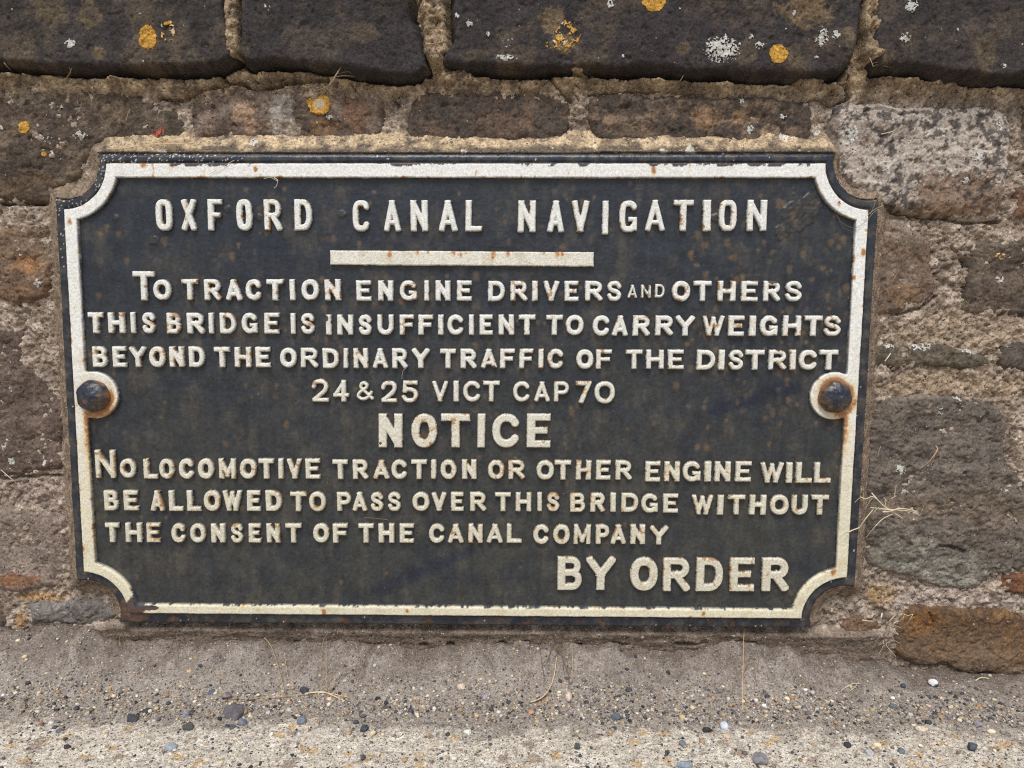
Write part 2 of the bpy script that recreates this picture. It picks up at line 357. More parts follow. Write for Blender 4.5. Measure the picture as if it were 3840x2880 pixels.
H = .00145
samplers = []                        # for things that lie on a stone
cover = []                           # for the mortar
for si, s in enumerate(ST):
    pts = polyP(s['pts'], s['out']); s['w'] = pts
    x0, z0 = pts.min(0) - .012; x1, z1 = pts.max(0) + .012
    X, Z = gridxy(x0, x1, z0, z1, H)
    d = polydist(X, Z, pts)
    d = d + fbm(X, Z, .035, 3, 100 + si) * .0030 + fbm(X, Z, .009, 3, 200 + si) * .0013
    re = s['re'] * (1 + .5 * fbm(X, Z, .05, 2, 300 + si))
    t = np.clip(d / re, 0, 1)
    drop = re * (1 - np.sqrt(np.clip(1 - (1 - t) ** 2, 0, 1)))
    r = s['rough']
    out = s['out'] - drop * 1.0 + np.where(d < 0, d * 3.5, 0)
    out = out + r * (fbm(X, Z, .085, 3, 400 + si) * .0035 + fbm(X, Z, .016, 3, 500 + si) * .0011 + fbm(X, Z, .0045, 3, 600 + si, .65) * .00085)
    out = out + s['bed'] * ridged(X, Z, .03, 4, 700 + si, ax=.45, ay=1.25) * .0022
    tz = (fbm(X, Z, .045, 4, 750 + si, .55, ax=.8, ay=1.2) * 2.6 + .25 * fbm(X, Z, .008, 3, 760 + si)); fl = np.floor(tz); fr = tz - fl
    if s['name'] == 'stone': out = out + (fl + sstep(.0, .16, fr) - 1) * .0013 * (.6 + .5 * s['bed'])
    else: out = out + (fl + sstep(.0, .2, fr) - 1) * .0005
    pit = fbm(X, Z, .012, 3, 800 + si); out = out - sstep(.30, .55, pit) * .0020 * r
    # colour of the stone itself
    c = np.broadcast_to(s['base'], X.shape + (3,)).copy()
    lam = s['lam']
    n1 = fbm(X, Z, lam * 2.2, 5, 900 + si, .58); n2 = fbm(X, Z, lam, 5, 1000 + si, .62)
    c = mix(c, s['sec'], s['a_sec'] * sstep(-.02, .36, n1 + .4 * n2))
    n5 = fbm(X, Z, .0034, 3, 1050 + si, .7)
    for e in s['extra']:
        _, ex, ez, rx, rz, ec, ea = e
        cx, cz = P(ex, ez, s['out'])
        q = np.hypot((X - cx) / (rx * MM), (Z - cz) / (rz * MM)) + .55 * fbm(X, Z, .018, 4, 1100 + si * 7 + rx, .6) + .15 * n5
        c = mix(c, lin(*ec), ea * sstep(1.02, .90, q + .22 * n5) * (.72 + .28 * sstep(-.5, .3, n5 + n2)))
    n3 = fbm(X, Z, lam * .8, 5, 1200 + si, .62)
    c = mix(c, s['dark'], s['a_dark'] * sstep(.10, .20, n3 + .12 * n5 + .35 * fbm(X, Z, .06, 3, 1220 + si)))
    c = c * (1 + .24 * n5 + .14 * fbm(X, Z, .06, 2, 1250 + si))[..., None]
    # dusty earth that has settled near the ground
    dust = sstep(.09, .02, Z) * .45 if s['name'] == 'stone' else 0 * Z
    c = mix(c, lin(126, 110, 94), dust * (.5 + .5 * sstep(-.3, .3, n2)))
    if si == 15:
        cr = linedist(X, Z, polyP([(2028, 1178), (2050, 1180), (2072, 1188), (2086, 1194)], s['out'])); out = out - .007 * sstep(.0030, .0006, cr + .0006 * n5)
    if si == 17:
        cr = linedist(X, Z, polyP([(2008, 1325), (2018, 1345), (2012, 1375)], s['out'])); out = out - .004 * sstep(.0024, .0005, cr + .0008 * n5)
    if si == 8:
        cr = linedist(X, Z, polyP([(1870, 238), (1910, 234), (1950, 246), (1975, 242)], s['out'])); out = out - .004 * sstep(.0030, .0005, cr + .0012 * n5)
    keep = d > -.008
    c = np.concatenate([c, (s['speck'] * sstep(.4, 1.2, t + .4 * n2) * 1.6)[..., None]], -1)
    o = field(s['name'], X, Z, out, keep, c, M_STONE, wall)
    if s['label']: o['label'] = s['label']
    s['obj'] = o; s['grid'] = (x0, z0, out)
    cover.append((x0, z0, out, d))

def out_at(si, x, z):
    x0, z0, o = ST[si]['grid']
    i = np.clip((np.asarray(z) - z0) / H, 0, o.shape[0] - 2); j = np.clip((np.asarray(x) - x0) / H, 0, o.shape[1] - 2)
    i0 = i.astype(int); j0 = j.astype(int); fi = i - i0; fj = j - j0
    return (o[i0, j0] * (1 - fi) + o[i0 + 1, j0] * fi) * (1 - fj) + (o[i0, j0 + 1] * (1 - fi) + o[i0 + 1, j0 + 1] * fi) * fj

# ---- mortar: one crumbly bed between the stones, rising to a fillet round the sign
xl, _ = P(-112, 900, 0); xr, _ = P(2332, 900, 0); _, zt = P(1000, TOPY + 12, 0)
X, Z = gridxy(float(xl), float(xr), -.015, float(zt), .0015)
n_lo = fbm(X, Z, .07, 3, 1); n_md = fbm(X, Z, .02, 4, 2, .6); n_hi = fbm(X, Z, .005, 3, 3, .7)
_, zc = P(1000, 150, 0); _, z2 = P(1000, 195, 0); _, zb = P(1000, 1357, .02)
out = np.full(X.shape, .0085)
out = out + .0070 * sstep(float(zc) - .045, float(z2), Z) * sstep(float(zc) + .03, float(zc), Z)
out = out + n_lo * .0034 + n_md * .0034 + n_hi * .0015
lump = worley(X + .002 * n_md, Z + .002 * n_lo, .0095, 40)
out = out + .0030 * sstep(.62, .15, lump[0]) * (lump[1] > .45)
lump2 = worley(X + .001 * n_hi, Z, .0046, 44)
out = out + .0017 * sstep(.6, .2, lump2[0]) * (lump2[1] > .35)
fis = ridged(X + .003 * n_md, Z, .022, 3, 48); out = out - .0050 * sstep(.80, .93, fis)
# slumped ledge of mortar under the coping
lip = polyP([(-100, 168), (100, 160), (250, 170), (400, 185), (500, 168), (640, 150), (740, 165), (900, 185), (1000, 165), (1150, 160), (1400, 170), (1600, 178), (1750, 180), (1900, 170), (2050, 175), (2320, 190)], .012)
out = out + .008 * np.exp(-(linedist(X, Z, lip) / .011) ** 2) * (.6 + .8 * n_lo)
cracks = [([(345, 214), (390, 214), (430, 200), (480, 188), (500, 186), (520, 180), (545, 196), (565, 200), (590, 192), (640, 182), (690, 178), (712, 176)], .0022, .010),
          ([(1826, 170), (1824, 200), (1834, 212)], .0020, .010), ([(2090, 160), (2086, 185), (2090, 215)], .0014, .007), ([(1106, 180), (1180, 172), (1215, 200), (1232, 218)], .0018, .008),
          ([(1272, 206), (1330, 201), (1390, 200), (1450, 203), (1520, 206)], .0012, .007), ([(1690, 232), (1760, 214), (1800, 230), (1830, 214)], .0015, .007),
          ([(0, 441), (60, 441), (125, 436)], .0024, .010), ([(1915, 455), (1985, 466), (2095, 479), (2160, 478)], .0022, .010), ([(2040, 505), (2065, 540), (2085, 570), (2080, 620)], .0016, .006),
          ([(1937, 682), (1990, 664), (2024, 640)], .0020, .008), ([(0, 1036), (60, 1030), (140, 1028), (150, 1075)], .0018, .009), ([(30, 770), (50, 800), (70, 850)], .0022, .009),
          ([(484, 165), (492, 180), (500, 187)], .0028, .012), ([(0, 1060), (20, 1100), (40, 1070)], .0015, .006)]
for pts, wd, dp in cracks:
    cdist = linedist(X + .0022 * n_md, Z + .0022 * fbm(X, Z, .014, 3, 9), polyP(pts, .012))
    out = out - dp * sstep(wd * 1.3, wd * .35, cdist)
# dark open gap under the coping stones
for k in range(4):
    q = polyP(ST[k]['pts'], .040)
    low = q[q[:, 1] < float(zc) + .012]; low = low[np.argsort(low[:, 0])]
    if len(low) > 1:
        low = low.copy(); low[:, 1] -= .0035
        gd = linedist(X, Z, low); gate = sstep(-.45, .1, fbm(X, Z, .09, 2, 60 + k))
        out = out - .026 * sstep(.0050, .0016, gd + .0012 * n_md) * gate
for hx, hz, hr in ((985, 148, 16), (1130, 152, 18), (505, 132, 12), (918, 156, 14), (1930, 146, 22), (1905, 330, 3)):
    cx, cz = P(hx, hz, .012); out = out - .022 * sstep(hr * MM * 1.2, hr * MM * .4, np.hypot(X - cx, (Z - cz) * 1.6) + .002 * n_md)
# vertical joints between coping stones stand proud, nearly flush with the faces
for jx, jw, jo in ((498, 22, .030), (938, 40, .031), (1880, 26, .033)):
    pl = polyP([(jx - 2, TOPY), (jx, 20), (jx + 3, 60), (jx + 6, 112)], .03)
    out = out + (jo - .006 + .004 * n_md) * sstep(jw * MM * .95, jw * MM * .45, linedist(X, Z, pl))
# soil under the sign: cut back with small holes
under = sstep(float(zb) + .004, float(zb) - .006, Z) * sstep(-.50, -.46, X) * sstep(.56, .50, X)
strat = fbm(X, Z, .010, 4, 70, .6, ax=.16)
out = out * (1 - under) + under * (.024 + .0018 * strat + .0016 * n_md - .20 * np.clip(float(zb) - Z, 0, .03))
_, zh = P(1000, 1393, .02)
for k, (hx, hw) in enumerate(((300, 16), (395, 16), (500, 10), (560, 26), (640, 10), (810, 24), (915, 16), (975, 12), (1085, 16), (1135, 18), (1250, 14), (1340, 46), (1490, 40), (1610, 34), (1560, 14))):
    cx, cz = P(hx, 1391 + (k * 7 % 9) - 3, .02)
    out = out - (.010, .018, .006)[k % 3] * sstep(1.15, .45, np.hypot((X - cx) / (hw * MM * .8), (Z - cz) / (5.5 * MM)) + .5 * n_md)
# fillet of mortar and sand round the sign
rd = rim_d(X, Z)
rim = []                             # true distance outside the scalloped outline
q = QUAD + np.array([(-.0122, .0130), (.0124, .0130), (.0124, -.0138), (-.0122, -.0138)])
for i, (sx, sz) in enumerate(((-1, 1), (1, 1), (1, -1), (-1, -1))):
    rr_ = R_C - .0118; c0 = QUAD[i]; dx_, dz_ = abs(q[i][0] - c0[0]), abs(q[i][1] - c0[1])
    a0, a1 = math.asin(dx_ / rr_), math.pi / 2 + math.asin(dz_ / rr_)
    arc = [(c0[0] - sx * rr_ * math.sin(-a0 + (a1 + a0) * k / 9), c0[1] - sz * rr_ * math.cos(-a0 + (a1 + a0) * k / 9)) for k in range(10)]
    rim += arc if i in (0, 2) else arc[::-1]
near = (rd > -.004) & (rd < .035)
rd[near] = np.where(rd[near] > 0, np.abs(polydist(X[near], Z[near], np.array(rim))), rd[near])
_, ztop = P(1000, 330, .03)
topm = sstep(float(ztop) - .035, float(ztop) - .012, Z) * sstep(QUAD[0, 0] + .036, QUAD[0, 0] + .046, X) * sstep(QUAD[1, 0] - .036, QUAD[1, 0] - .046, X)
botm = sstep(float(zb) + .012, float(zb) - .002, Z)
fil = .0262 - np.clip(rd, 0, 1) * (.82 - .26 * topm) + n_md * .0010 + n_hi * .0005
fil = np.where(rd < 0, .018, fil) - .03 * botm
kk = .002
hmix = np.clip(.5 + .5 * (fil - out) / kk, 0, 1); fmask = sstep(.25, .9, hmix) * (rd < .03)
out = np.where(rd < .03, out * (1 - hmix) + fil * hmix + kk * hmix * (1 - hmix), out)
# colour
c = mix(np.broadcast_to(lin(150, 134, 118), X.shape + (3,)), lin(178, 162, 146), sstep(-.2, .4, n_md))
c = mix(c, lin(112, 97, 85), .65 * sstep(.08, .40, fbm(X, Z, .03, 5, 12, .6)))
upm = sstep(float(z2) - .02, float(z2) + .004, Z)
ctop = mix(np.broadcast_to(lin(146, 126, 102), X.shape + (3,)), lin(184, 162, 130), sstep(-.1, .4, n_md))
ctop = mix(ctop, lin(96, 83, 72), .75 * sstep(0, .35, fbm(X, Z, .035, 5, 14, .6)))
c = mix(c, ctop, upm)
gx, gz = P(2080, 720, .01); tan_r = sstep(1.2, .5, np.hypot((X - gx) / .12, (Z - gz) / .035) + .3 * n_lo)
c = mix(c, lin(168, 148, 124), .5 * tan_r)
gx, gz = P(2060, 830, .01); tan_r = sstep(1.2, .5, np.hypot((X - gx) / .12, (Z - gz) / .020) + .3 * n_lo)
c = mix(c, lin(166, 142, 114), .5 * tan_r)
gx, gz = P(2080, 1296, .01); c = mix(c, lin(176, 160, 148), .75 * sstep(1.2, .6, np.hypot((X - gx) / .14, (Z - gz) / .016) + .3 * n_lo))
gx, gz = P(1900, 1285, .01); c = mix(c, lin(166, 134, 92), .7 * sstep(1.2, .6, np.hypot((X - gx) / .022, (Z - gz) / .016) + .3 * n_lo))
gx, gz = P(110, 1065, .01); c = mix(c, lin(176, 156, 146), .6 * sstep(1.2, .5, np.hypot((X - gx) / .05, (Z - gz) / .020) + .3 * n_lo))
for px_, pz_, rx_, rz_ in ((90, 1290, 60, 16), (45, 1345, 16, 40)):
    gx, gz = P(px_, pz_, .01); c = mix(c, lin(176, 140, 98), .75 * sstep(1.2, .6, np.hypot((X - gx) / (rx_ * MM), (Z - gz) / (rz_ * MM)) + .3 * n_md))
soil = under * .9
c = mix(c, mix(np.broadcast_to(lin(90, 77, 67), X.shape + (3,)), lin(120, 105, 92), sstep(-.3, .4, strat)), soil)
low = sstep(.055, .02, Z + .012 * n_lo); c = mix(c, lin(122, 106, 93), low * .75)
sand = mix(np.broadcast_to(lin(200, 176, 142), X.shape + (3,)), lin(140, 121, 100), sstep(-.1, .4, fbm(X, Z, .02, 4, 21, .6)))
side = mix(np.broadcast_to(lin(146, 126, 106), X.shape + (3,)), lin(112, 97, 83), sstep(-.2, .3, fbm(X, Z, .01, 4, 22, .6)))
c = mix(c, mix(side, sand, topm), fmask * (rd > -.004) * .92)
topx = sstep(float(ztop) - .035, float(ztop) - .012, Z)
dirt = topm * fmask * np.maximum(sstep(.008, .001, rd + .006 * n_lo + .004 * n_md), sstep(.10, .40, fbm(X, Z, .022, 5, 23, .65, ax=.5)))
c = mix(c, lin(74, 68, 64), .80 * dirt)
wp = worley(X + .002 * n_hi, Z, .016, 77)
c = mix(c, lin(222, 216, 204), .8 * topm * fmask * ((wp[1] < .10) & (wp[0] + .25 * n_md < .15 + .20 * wp[2])))
c = c * (1 + .24 * n_hi + .10 * n_md)[..., None]
# leave out what lies buried deep behind sign and stones
keep = rd > -.013
for (x0, z0, so, d) in cover:
    j = np.round((X[0] - x0) / H).astype(int); i = np.round((Z[:, 0] - z0) / H).astype(int)
    jm = (j >= 0) & (j < d.shape[1]); im = (i >= 0) & (i < d.shape[0])
    if jm.any() and im.any():
        sub = d[np.ix_(i[im], j[jm])]; ou = so[np.ix_(i[im], j[jm])]
        k2 = keep[np.ix_(im, jm)]; mo = out[np.ix_(im, jm)]
        keep[np.ix_(im, jm)] = k2 & ~((sub > .016) & (mo < ou - .002))
MOUT = (float(xl), -.015, .0015, out.copy())
mor = field('mortar', X, Z, out, keep, c, M_MORTAR, wall)
def mort_at(x, z):
    x0, z0, h, o = MOUT
    return o[int(np.clip((z - z0) / h, 0, o.shape[0] - 1)), int(np.clip((x - x0) / h, 0, o.shape[1] - 1))]

# ---- wall carried on past the frame, plainer, plus its core
def boxmesh(b):
    x0, x1, y0, y1, z0, z1 = b
    V = np.array([(x, y, z) for z in (z0, z1) for y in (y0, y1) for x in (x0, x1)], float)
    Fq = np.array([(0, 1, 5, 4), (1, 3, 7, 5), (3, 2, 6, 7), (2, 0, 4, 6), (4, 5, 7, 6), (2, 3, 1, 0)])
    return V, Fq
Vc, Fc = boxmesh((-1.45, 1.5, .022, .36, -.05, float(zt) - .004))
mesh('wall_core', Vc, Fc, M_MORTAR, wall, np.tile(lin(120, 104, 88), (8, 1)), smooth=False)
for sgn in (-1, 1):
    xa = float(xl) + .002 if sgn < 0 else float(xr) - .002
    xb = -1.45 if sgn < 0 else 1.5
    X, Z = gridxy(min(xa, xb), max(xa, xb), -.015, float(zt), .005)
    o_ = .006 + fbm(X, Z, .05, 4, 90 + sgn) * .004
    cc = mix(np.broadcast_to(lin(138, 118, 100), X.shape + (3,)), lin(166, 146, 126), sstep(-.3, .4, fbm(X, Z, .02, 4, 92)))
    field('mortar', X, Z, o_, np.ones(X.shape, bool), cc, M_MORTAR, wall)
    zz = .02; row = 0
    while zz < float(zt) - .05:
        hh = (.085, .115, .10, .125)[row % 4]
        if zz + hh > float(zc) - .03: hh = float(zt) - zz
        x = xa + sgn * .008
        while abs(x) < 1.38:
            ww = random.uniform(.13, .27) * (1.6 if hh > .14 else 1)
            a, b = sorted((x, x + sgn * ww))
            pts = np.array([(a + .01, zz), (b - .01, zz + .003), (b, zz + hh * .5), (b - .008, zz + hh - .008), (a + .008, zz + hh - .01), (a, zz + hh * .4)])
            X, Z = gridxy(a - .01, b + .01, zz - .01, zz + hh + .01, .004)
            d = polydist(X, Z, pts) + fbm(X, Z, .03, 3, row * 9 + 3) * .004
            t = np.clip(d / .012, 0, 1)
            big = hh > .14
            o_ = (.042 if big else .016) - .012 * (1 - np.sqrt(np.clip(1 - (1 - t) ** 2, 0, 1))) + np.where(d < 0, d * 3.5, 0) + fbm(X, Z, .05, 5, row * 7 + int(abs(x) * 90)) * .004
            base = lin(62, 56, 53) if big else lin(*random.choice([(96, 80, 68), (112, 94, 78), (84, 72, 62), (126, 106, 88)]))
            cc = mix(np.broadcast_to(base, X.shape + (3,)), base * 1.6, .6 * sstep(-.1, .4, fbm(X, Z, .03, 5, 5 + row)))
            cc = mix(cc, base * .55, .6 * sstep(.05, .3, fbm(X, Z, .02, 5, 55 + row)))
            field('coping_stone' if big else 'stone', X, Z, o_, d > -.009, cc, M_STONE, wall)
            x += sgn * (ww + .022)
        zz += hh + .02; row += 1

# ---- lichen crusts growing on the stones
def lichen(si, px, py, rx, ry, kind, seed, label=None, dens=1.0):
    o0 = ST[si]['out']; cx, cz = P(px, py, o0)
    rx *= MM; ry *= MM; m = 1.5
    h = .00055
    X, Z = gridxy(cx - rx * m, cx + rx * m, cz - ry * m, cz + ry * m, h)
    q = np.hypot((X - cx) / rx, (Z - cz) / ry)
    e = fbm(X, Z, max(rx, ry) * .7, 4, seed, .6); f = fbm(X, Z, .0028, 3, seed + 1, .7)
    qq = q + .20 * e + .10 * f
    if kind == 'solid': keep = qq < 1
    elif kind == 'ring': keep = (qq < 1)
    elif kind == 'broken': keep = (qq < 1) & (fbm(X, Z, .008, 3, seed + 2, .7) + .4 * (q - .6) > -.02)
    else: keep = (qq < 1.2) & (fbm(X, Z, .0040, 3, seed + 3, .7) > (-.55 if kind == 'white' else -.05) + .50 * qq)
    if keep.sum() < 12: return
    base = out_at(si, X, Z)
    t = .0007 * sstep(1.05, .8, qq) + .0005 * f + .0003
    if kind == 'ring': t = t + .0006 * np.exp(-((qq - .8) / .18) ** 2)
    if kind in ('solid', 'ring', 'broken'):
        c = mix(np.broadcast_to(lin(178, 130, 48), X.shape + (3,)), lin(206, 168, 96), sstep(-.2, .5, f))
        c = mix(c, lin(140, 104, 52), .6 * sstep(.05, .4, fbm(X, Z, .006, 3, seed + 5)))
        cen = sstep(.62, .30, qq) if kind == 'ring' else 0 * q
        c = mix(c, lin(186, 172, 148), cen * .85)
        if kind == 'broken': c = mix(c, lin(206, 196, 174), .75 * sstep(.1, .35, fbm(X, Z, .006, 3, seed + 8)))
    else:
        c = mix(np.broadcast_to(lin(192, 191, 184), X.shape + (3,)), lin(160, 156, 146), sstep(-.1, .5, f))
    o = field('lichen', X, Z, base + t, keep, c, M_LICH, ST[si]['obj'])
    o['label'] = label or ('orange crusty lichen' if kind in ('solid', 'ring', 'broken') else 'white crusty lichen')

LI = [(0, 320, 82, 20, 25, 'solid'), (0, 363, 68, 16, 22, 'broken'), (2, 1228, 73, 27, 27, 'broken'), (2, 1192, 96, 13, 10, 'broken'), (2, 1216, 102, 10, 12, 'broken'),
      (2, 1413, 2, 25, 21, 'solid'), (2, 1681, 116, 21, 20, 'solid'), (5, 690, 225, 27, 25, 'ring'), (4, 52, 275, 15, 14, 'solid'), (4, 95, 333, 6, 6, 'solid'), (12, 2160, 553, 12, 8, 'broken'),
      (0, 152, 94, 11, 9, 'white'), (1, 576, 17, 16, 14, 'sparse'), (2, 1560, 105, 34, 24, 'white'), (2, 1776, 80, 12, 18, 'white'), (2, 1806, 75, 9, 9, 'white'), (2, 1641, 98, 9, 7, 'white'), (2, 1622, 80, 5, 6, 'white'),
      (3, 1968, 10, 13, 13, 'white'), (3, 1956, 81, 11, 9, 'white'), (3, 2066, 64, 12, 10, 'sparse'), (2, 1015, 50, 7, 7, 'white'), (2, 987, 35, 5, 6, 'white'), (2, 1055, 75, 5, 5, 'white'), (2, 1096, 95, 18, 14, 'sparse'),
      (2, 1093, 125, 20, 6, 'white'), (4, 174, 292, 11, 10, 'white'), (4, 105, 303, 24, 16, 'sparse'), (4, 4, 275, 6, 6, 'white'), (4, 128, 345, 10, 10, 'sparse'), (7, 1602, 216, 7, 7, 'white'), (7, 1692, 251, 7, 6, 'white'), (7, 1621, 280, 8, 9, 'white'), (7, 1642, 260, 8, 6, 'sparse'),
      (8, 1841, 290, 14, 20, 'white'), (8, 1896, 298, 12, 10, 'sparse'), (8, 2111, 340, 12, 11, 'white'), (8, 2083, 390, 9, 7, 'white'), (8, 2156, 270, 7, 6, 'white'), (8, 2158, 355, 12, 12, 'sparse'), (12, 2158, 604, 9, 8, 'white'), (12, 2200, 510, 8, 6, 'white'),
      (20, 86, 611, 11, 9, 'white'), (21, 9, 965, 6, 8, 'white'), (21, 27, 996, 9, 8, 'white'), (21, 96, 1000, 5, 7, 'white'), (15, 2069, 860, 9, 9, 'white'), (15, 1997, 1018, 11, 11, 'sparse'), (15, 1948, 1016, 10, 12, 'white'), (15, 2170, 1060, 10, 14, 'sparse'), (15, 2030, 890, 18, 20, 'sparse'),
      (5, 712, 254, 6, 5, 'white'), (1, 668, 28, 3, 7, 'sparse'), (2, 1320, 8, 8, 8, 'white'), (2, 1717, 27, 4, 6, 'white'), (2, 1765, 121, 5, 4, 'white'), (2, 1346, 122, 4, 4, 'white'), (3, 2167, 143, 6, 5, 'white'), (13, 1990, 745, 24, 12, 'white'), (13, 1925, 747, 12, 6, 'white'), (13, 2095, 757, 16, 8, 'white')]
for k, (si, px, py, rx, ry, kd) in enumerate(LI):
    lichen(si, px, py, rx, ry, kd, 3000 + 11 * k)

# ------------------------------------------------------------------ the cast iron notice
sign = empty('notice_sign', (0.0, -.0285, float(np.mean(QUAD[:, 1]))))
tag(sign, 'black cast iron canal bridge notice with raised white lettering, white border and scalloped corners', 'sign')
BLK = lin(39, 43, 50); BLK2 = lin(56, 57, 55); RUST = lin(112, 88, 60); RUST2 = lin(92, 62, 44)
X, Z = gridxy(QUAD[:, 0].min() - .016, QUAD[:, 0].max() + .016, QUAD[:, 1].min() - .016, QUAD[:, 1].max() + .018, .00122)
rd = rim_d(X, Z)
wd = white_d(X, Z)
n_a = fbm(X, Z, .10, 5, 2000, .55); n_b = fbm(X, Z, .02, 4, 2001, .6); n_c = fbm(X, Z, .005, 3, 2002, .7)
rd = rd + .0006 * n_b
lw = .0016 + .0054 * sstep(QUAD[0, 1] - .01, QUAD[0, 1] + .004, Z)
t = np.clip(-rd / lw, 0, 1)
lipo = .0215 + (OUT_L - .0215) * np.sqrt(np.clip(1 - (1 - t) ** 2, 0, 1))
lipo = lipo - .0022 * np.exp(-((wd - .0012) / .0010) ** 2)              # groove between lip and border
out = np.where(wd > -.004, lipo, OUT_P)
out = np.where(rd > 0, .0215 - rd * 9, out)
out = out + n_b * .00035 + n_c * .00022 + fbm(X, Z, .05, 2, 2003) * .0006
zrel = (Z - Z.min()) / (Z.max() - Z.min())
# flaked and blistered paint patches
bl = np.zeros(X.shape)
for (bx, bz, br) in ((1725, 462, 34), (1745, 445, 26), (1690, 500, 16), (740, 462, 9), (1415, 470, 10), (492, 452, 8), (560, 470, 8), (640, 455, 8), (1118, 700, 7), (1545, 470, 9), (330, 520, 9), (250, 470, 8)):
    cx, cz = P(bx, bz, OUT_P); bl = np.maximum(bl, sstep(1.15, .9, np.hypot((X - cx) / (br * MM), (Z - cz) / (br * MM)) + .45 * fbm(X, Z, .012, 4, 2010)))
out = out + bl * (.0006 + .0009 * ridged(X, Z, .007, 4, 2011))
sm = np.zeros(X.shape)
for pts in ([(820, 1275), (900, 1240), (960, 1215), (1010, 1190)], [(1545, 885), (1600, 872), (1680, 838), (1720, 842)]):
    sm = np.maximum(sm, sstep(.013, .002, linedist(X, Z, polyP(pts, OUT_P)) + .006 * n_b))
dust = np.clip(sstep(.95, .15, zrel) * .85 + .35 * n_a, 0, 1)
c = mix(np.broadcast_to(BLK, X.shape + (3,)), BLK2, dust)
c = mix(c, lin(82, 76, 66), .45 * sstep(.0, .5, fbm(X, Z, .035, 5, 2020, .6, ay=.6)))
c = mix(c, lin(34, 39, 50), .45 * sstep(.05, .45, fbm(X, Z, .05, 5, 2021, .6)))
c = mix(c, lin(30, 36, 54), .75 * sm)
c = mix(c, lin(58, 54, 49), .75 * bl)
drip = fbm(X, Z, .011, 4, 2060, .6, ay=.10) + .5 * n_a
c = mix(c, lin(74, 69, 62), .28 * sstep(.12, .5, drip) * sstep(-.3, .3, fbm(X, Z, .06, 3, 2061)))
c = mix(c, lin(32, 36, 45), .35 * sstep(-.14, -.5, drip))
# rust blooms, drawn downwards by rain
rs = np.zeros(X.shape)
r2 = np.random.default_rng(21)
for k in range(430):
    u = r2.uniform(180, 1850); v = 380 + 900 * r2.beta(1.1, 1.7)
    if r2.random() < .28: u = r2.uniform(1480, 1840); v = r2.uniform(480, 920)
    cx, cz = P(u, v, OUT_P); rr = r2.uniform(.0018, .0052); st_ = r2.uniform(1.0, 2.4)
    i0 = int((cz - .03 - Z[0, 0]) / .00122); i1 = i0 + 50; j0 = int((cx - .014 - X[0, 0]) / .00122); j1 = j0 + 24
    i0 = max(i0, 0); j0 = max(j0, 0)
    xs = X[i0:i1, j0:j1]; zs = Z[i0:i1, j0:j1]
    if xs.size == 0: continue
    dz = zs - cz; q = np.hypot((xs - cx) / rr, np.where(dz < 0, dz / (rr * st_), dz / (rr * .8))) + .5 * n_c[i0:i1, j0:j1] + .5 * n_b[i0:i1, j0:j1]
    rs[i0:i1, j0:j1] = np.maximum(rs[i0:i1, j0:j1], sstep(1.2, .35, q) * r2.uniform(.3, .95))
c = mix(c, mix(np.broadcast_to(lin(92, 80, 64), X.shape + (3,)), RUST, sstep(.3, .9, rs)), .68 * rs)
# outer lip: sand and grit caught on top, scratched paint, glints painted on, rust at the foot
lipm = (wd > .0005)
c = np.where(lipm[..., None], mix(np.broadcast_to(lin(40, 44, 52), X.shape + (3,)), lin(66, 64, 62), sstep(-.2, .4, n_b)), c)
topl = lipm & (Z > QUAD[0, 1] - .004)
c = np.where((topl)[..., None], mix(c, lin(118, 104, 86), .8 * sstep(.1, .5, fbm(X, Z, .02, 5, 2040, .6)) * sstep(-.004, .0, rd)), c)
cx, cz = P(285, 400, .03); nearTL = sstep(.16, .05, np.hypot(X - cx, Z - cz))
gw = worley(X, Z, .0024, 2045)
c = np.where((lipm & (gw[1] < .26 * nearTL + .006) & (gw[0] < .32))[..., None], lin(196, 192, 186), c)  # shiny sparkle of the lip put into the colour as pale dots
botl = lipm & (Z < QUAD[2, 1] + .03)
c = np.where(botl[..., None], mix(c, RUST2, .75 * sstep(.12, .42, fbm(X, Z, .018, 4, 2050, .6))), c)
for cc_ in (QUAD[3], QUAD[2]):       # corners by the ground where the paint has gone
    pass
bx, bz = P(290, 1318, .03)
bare = sstep(1.1, .85, np.hypot((X - bx) / .019, (Z - bz) / .016) + .4 * n_b) * (rd < 0)
c = mix(c, lin(92, 70, 58), bare * .9)
c = c * (1 + .22 * n_c + .12 * n_b)[..., None]
alpha = np.clip(.55 - .0 * n_b + .5 * sm + .35 * lipm - .5 * dust - .6 * rs, 0, 1)
c4 = np.concatenate([c, alpha[..., None]], -1)
field('plate', X, Z, out, rd < .0022, c4, M_PAINTB, sign)

# ---- raised white border with the two bolt bosses
X, Z = gridxy(QUAD[:, 0].min() - .004, QUAD[:, 0].max() + .004, QUAD[:, 1].min() - .004, QUAD[:, 1].max() + .004, .0008)
O_ = white_d(X, Z); I_ = inner_d(X, Z)
n_b = fbm(X, Z, .018, 4, 2100, .6); n_c = fbm(X, Z, .0042, 3, 2101, .7); n_d = fbm(X, Z, .0022, 2, 2102, .7)
sd = np.maximum(O_, -I_)
for i, b in enumerate(bolts):
    bc = (b[0] + (-.0003 if i == 0 else .0005), b[1] + .0008)
    ring = np.hypot(X - bc[0], Z - bc[1]) - .0293
    hh = np.clip(.5 + .5 * (sd - ring) / .005, 0, 1)
    sd = sd * (1 - hh) + ring * hh - .005 * hh * (1 - hh)
sd = np.maximum(sd, O_)
sd = sd + .0004 * n_b + .00025 * n_c
inner_edge = -I_ > O_
bev = np.where(inner_edge & (Z < QUAD[2, 1] + .06), .0042, .0017)
t = np.clip(-sd / bev, 0, 1)
out = OUT_P - .0008 + (OUT_B - OUT_P + .0008) * np.sqrt(np.clip(1 - (1 - t) ** 2, 0, 1))
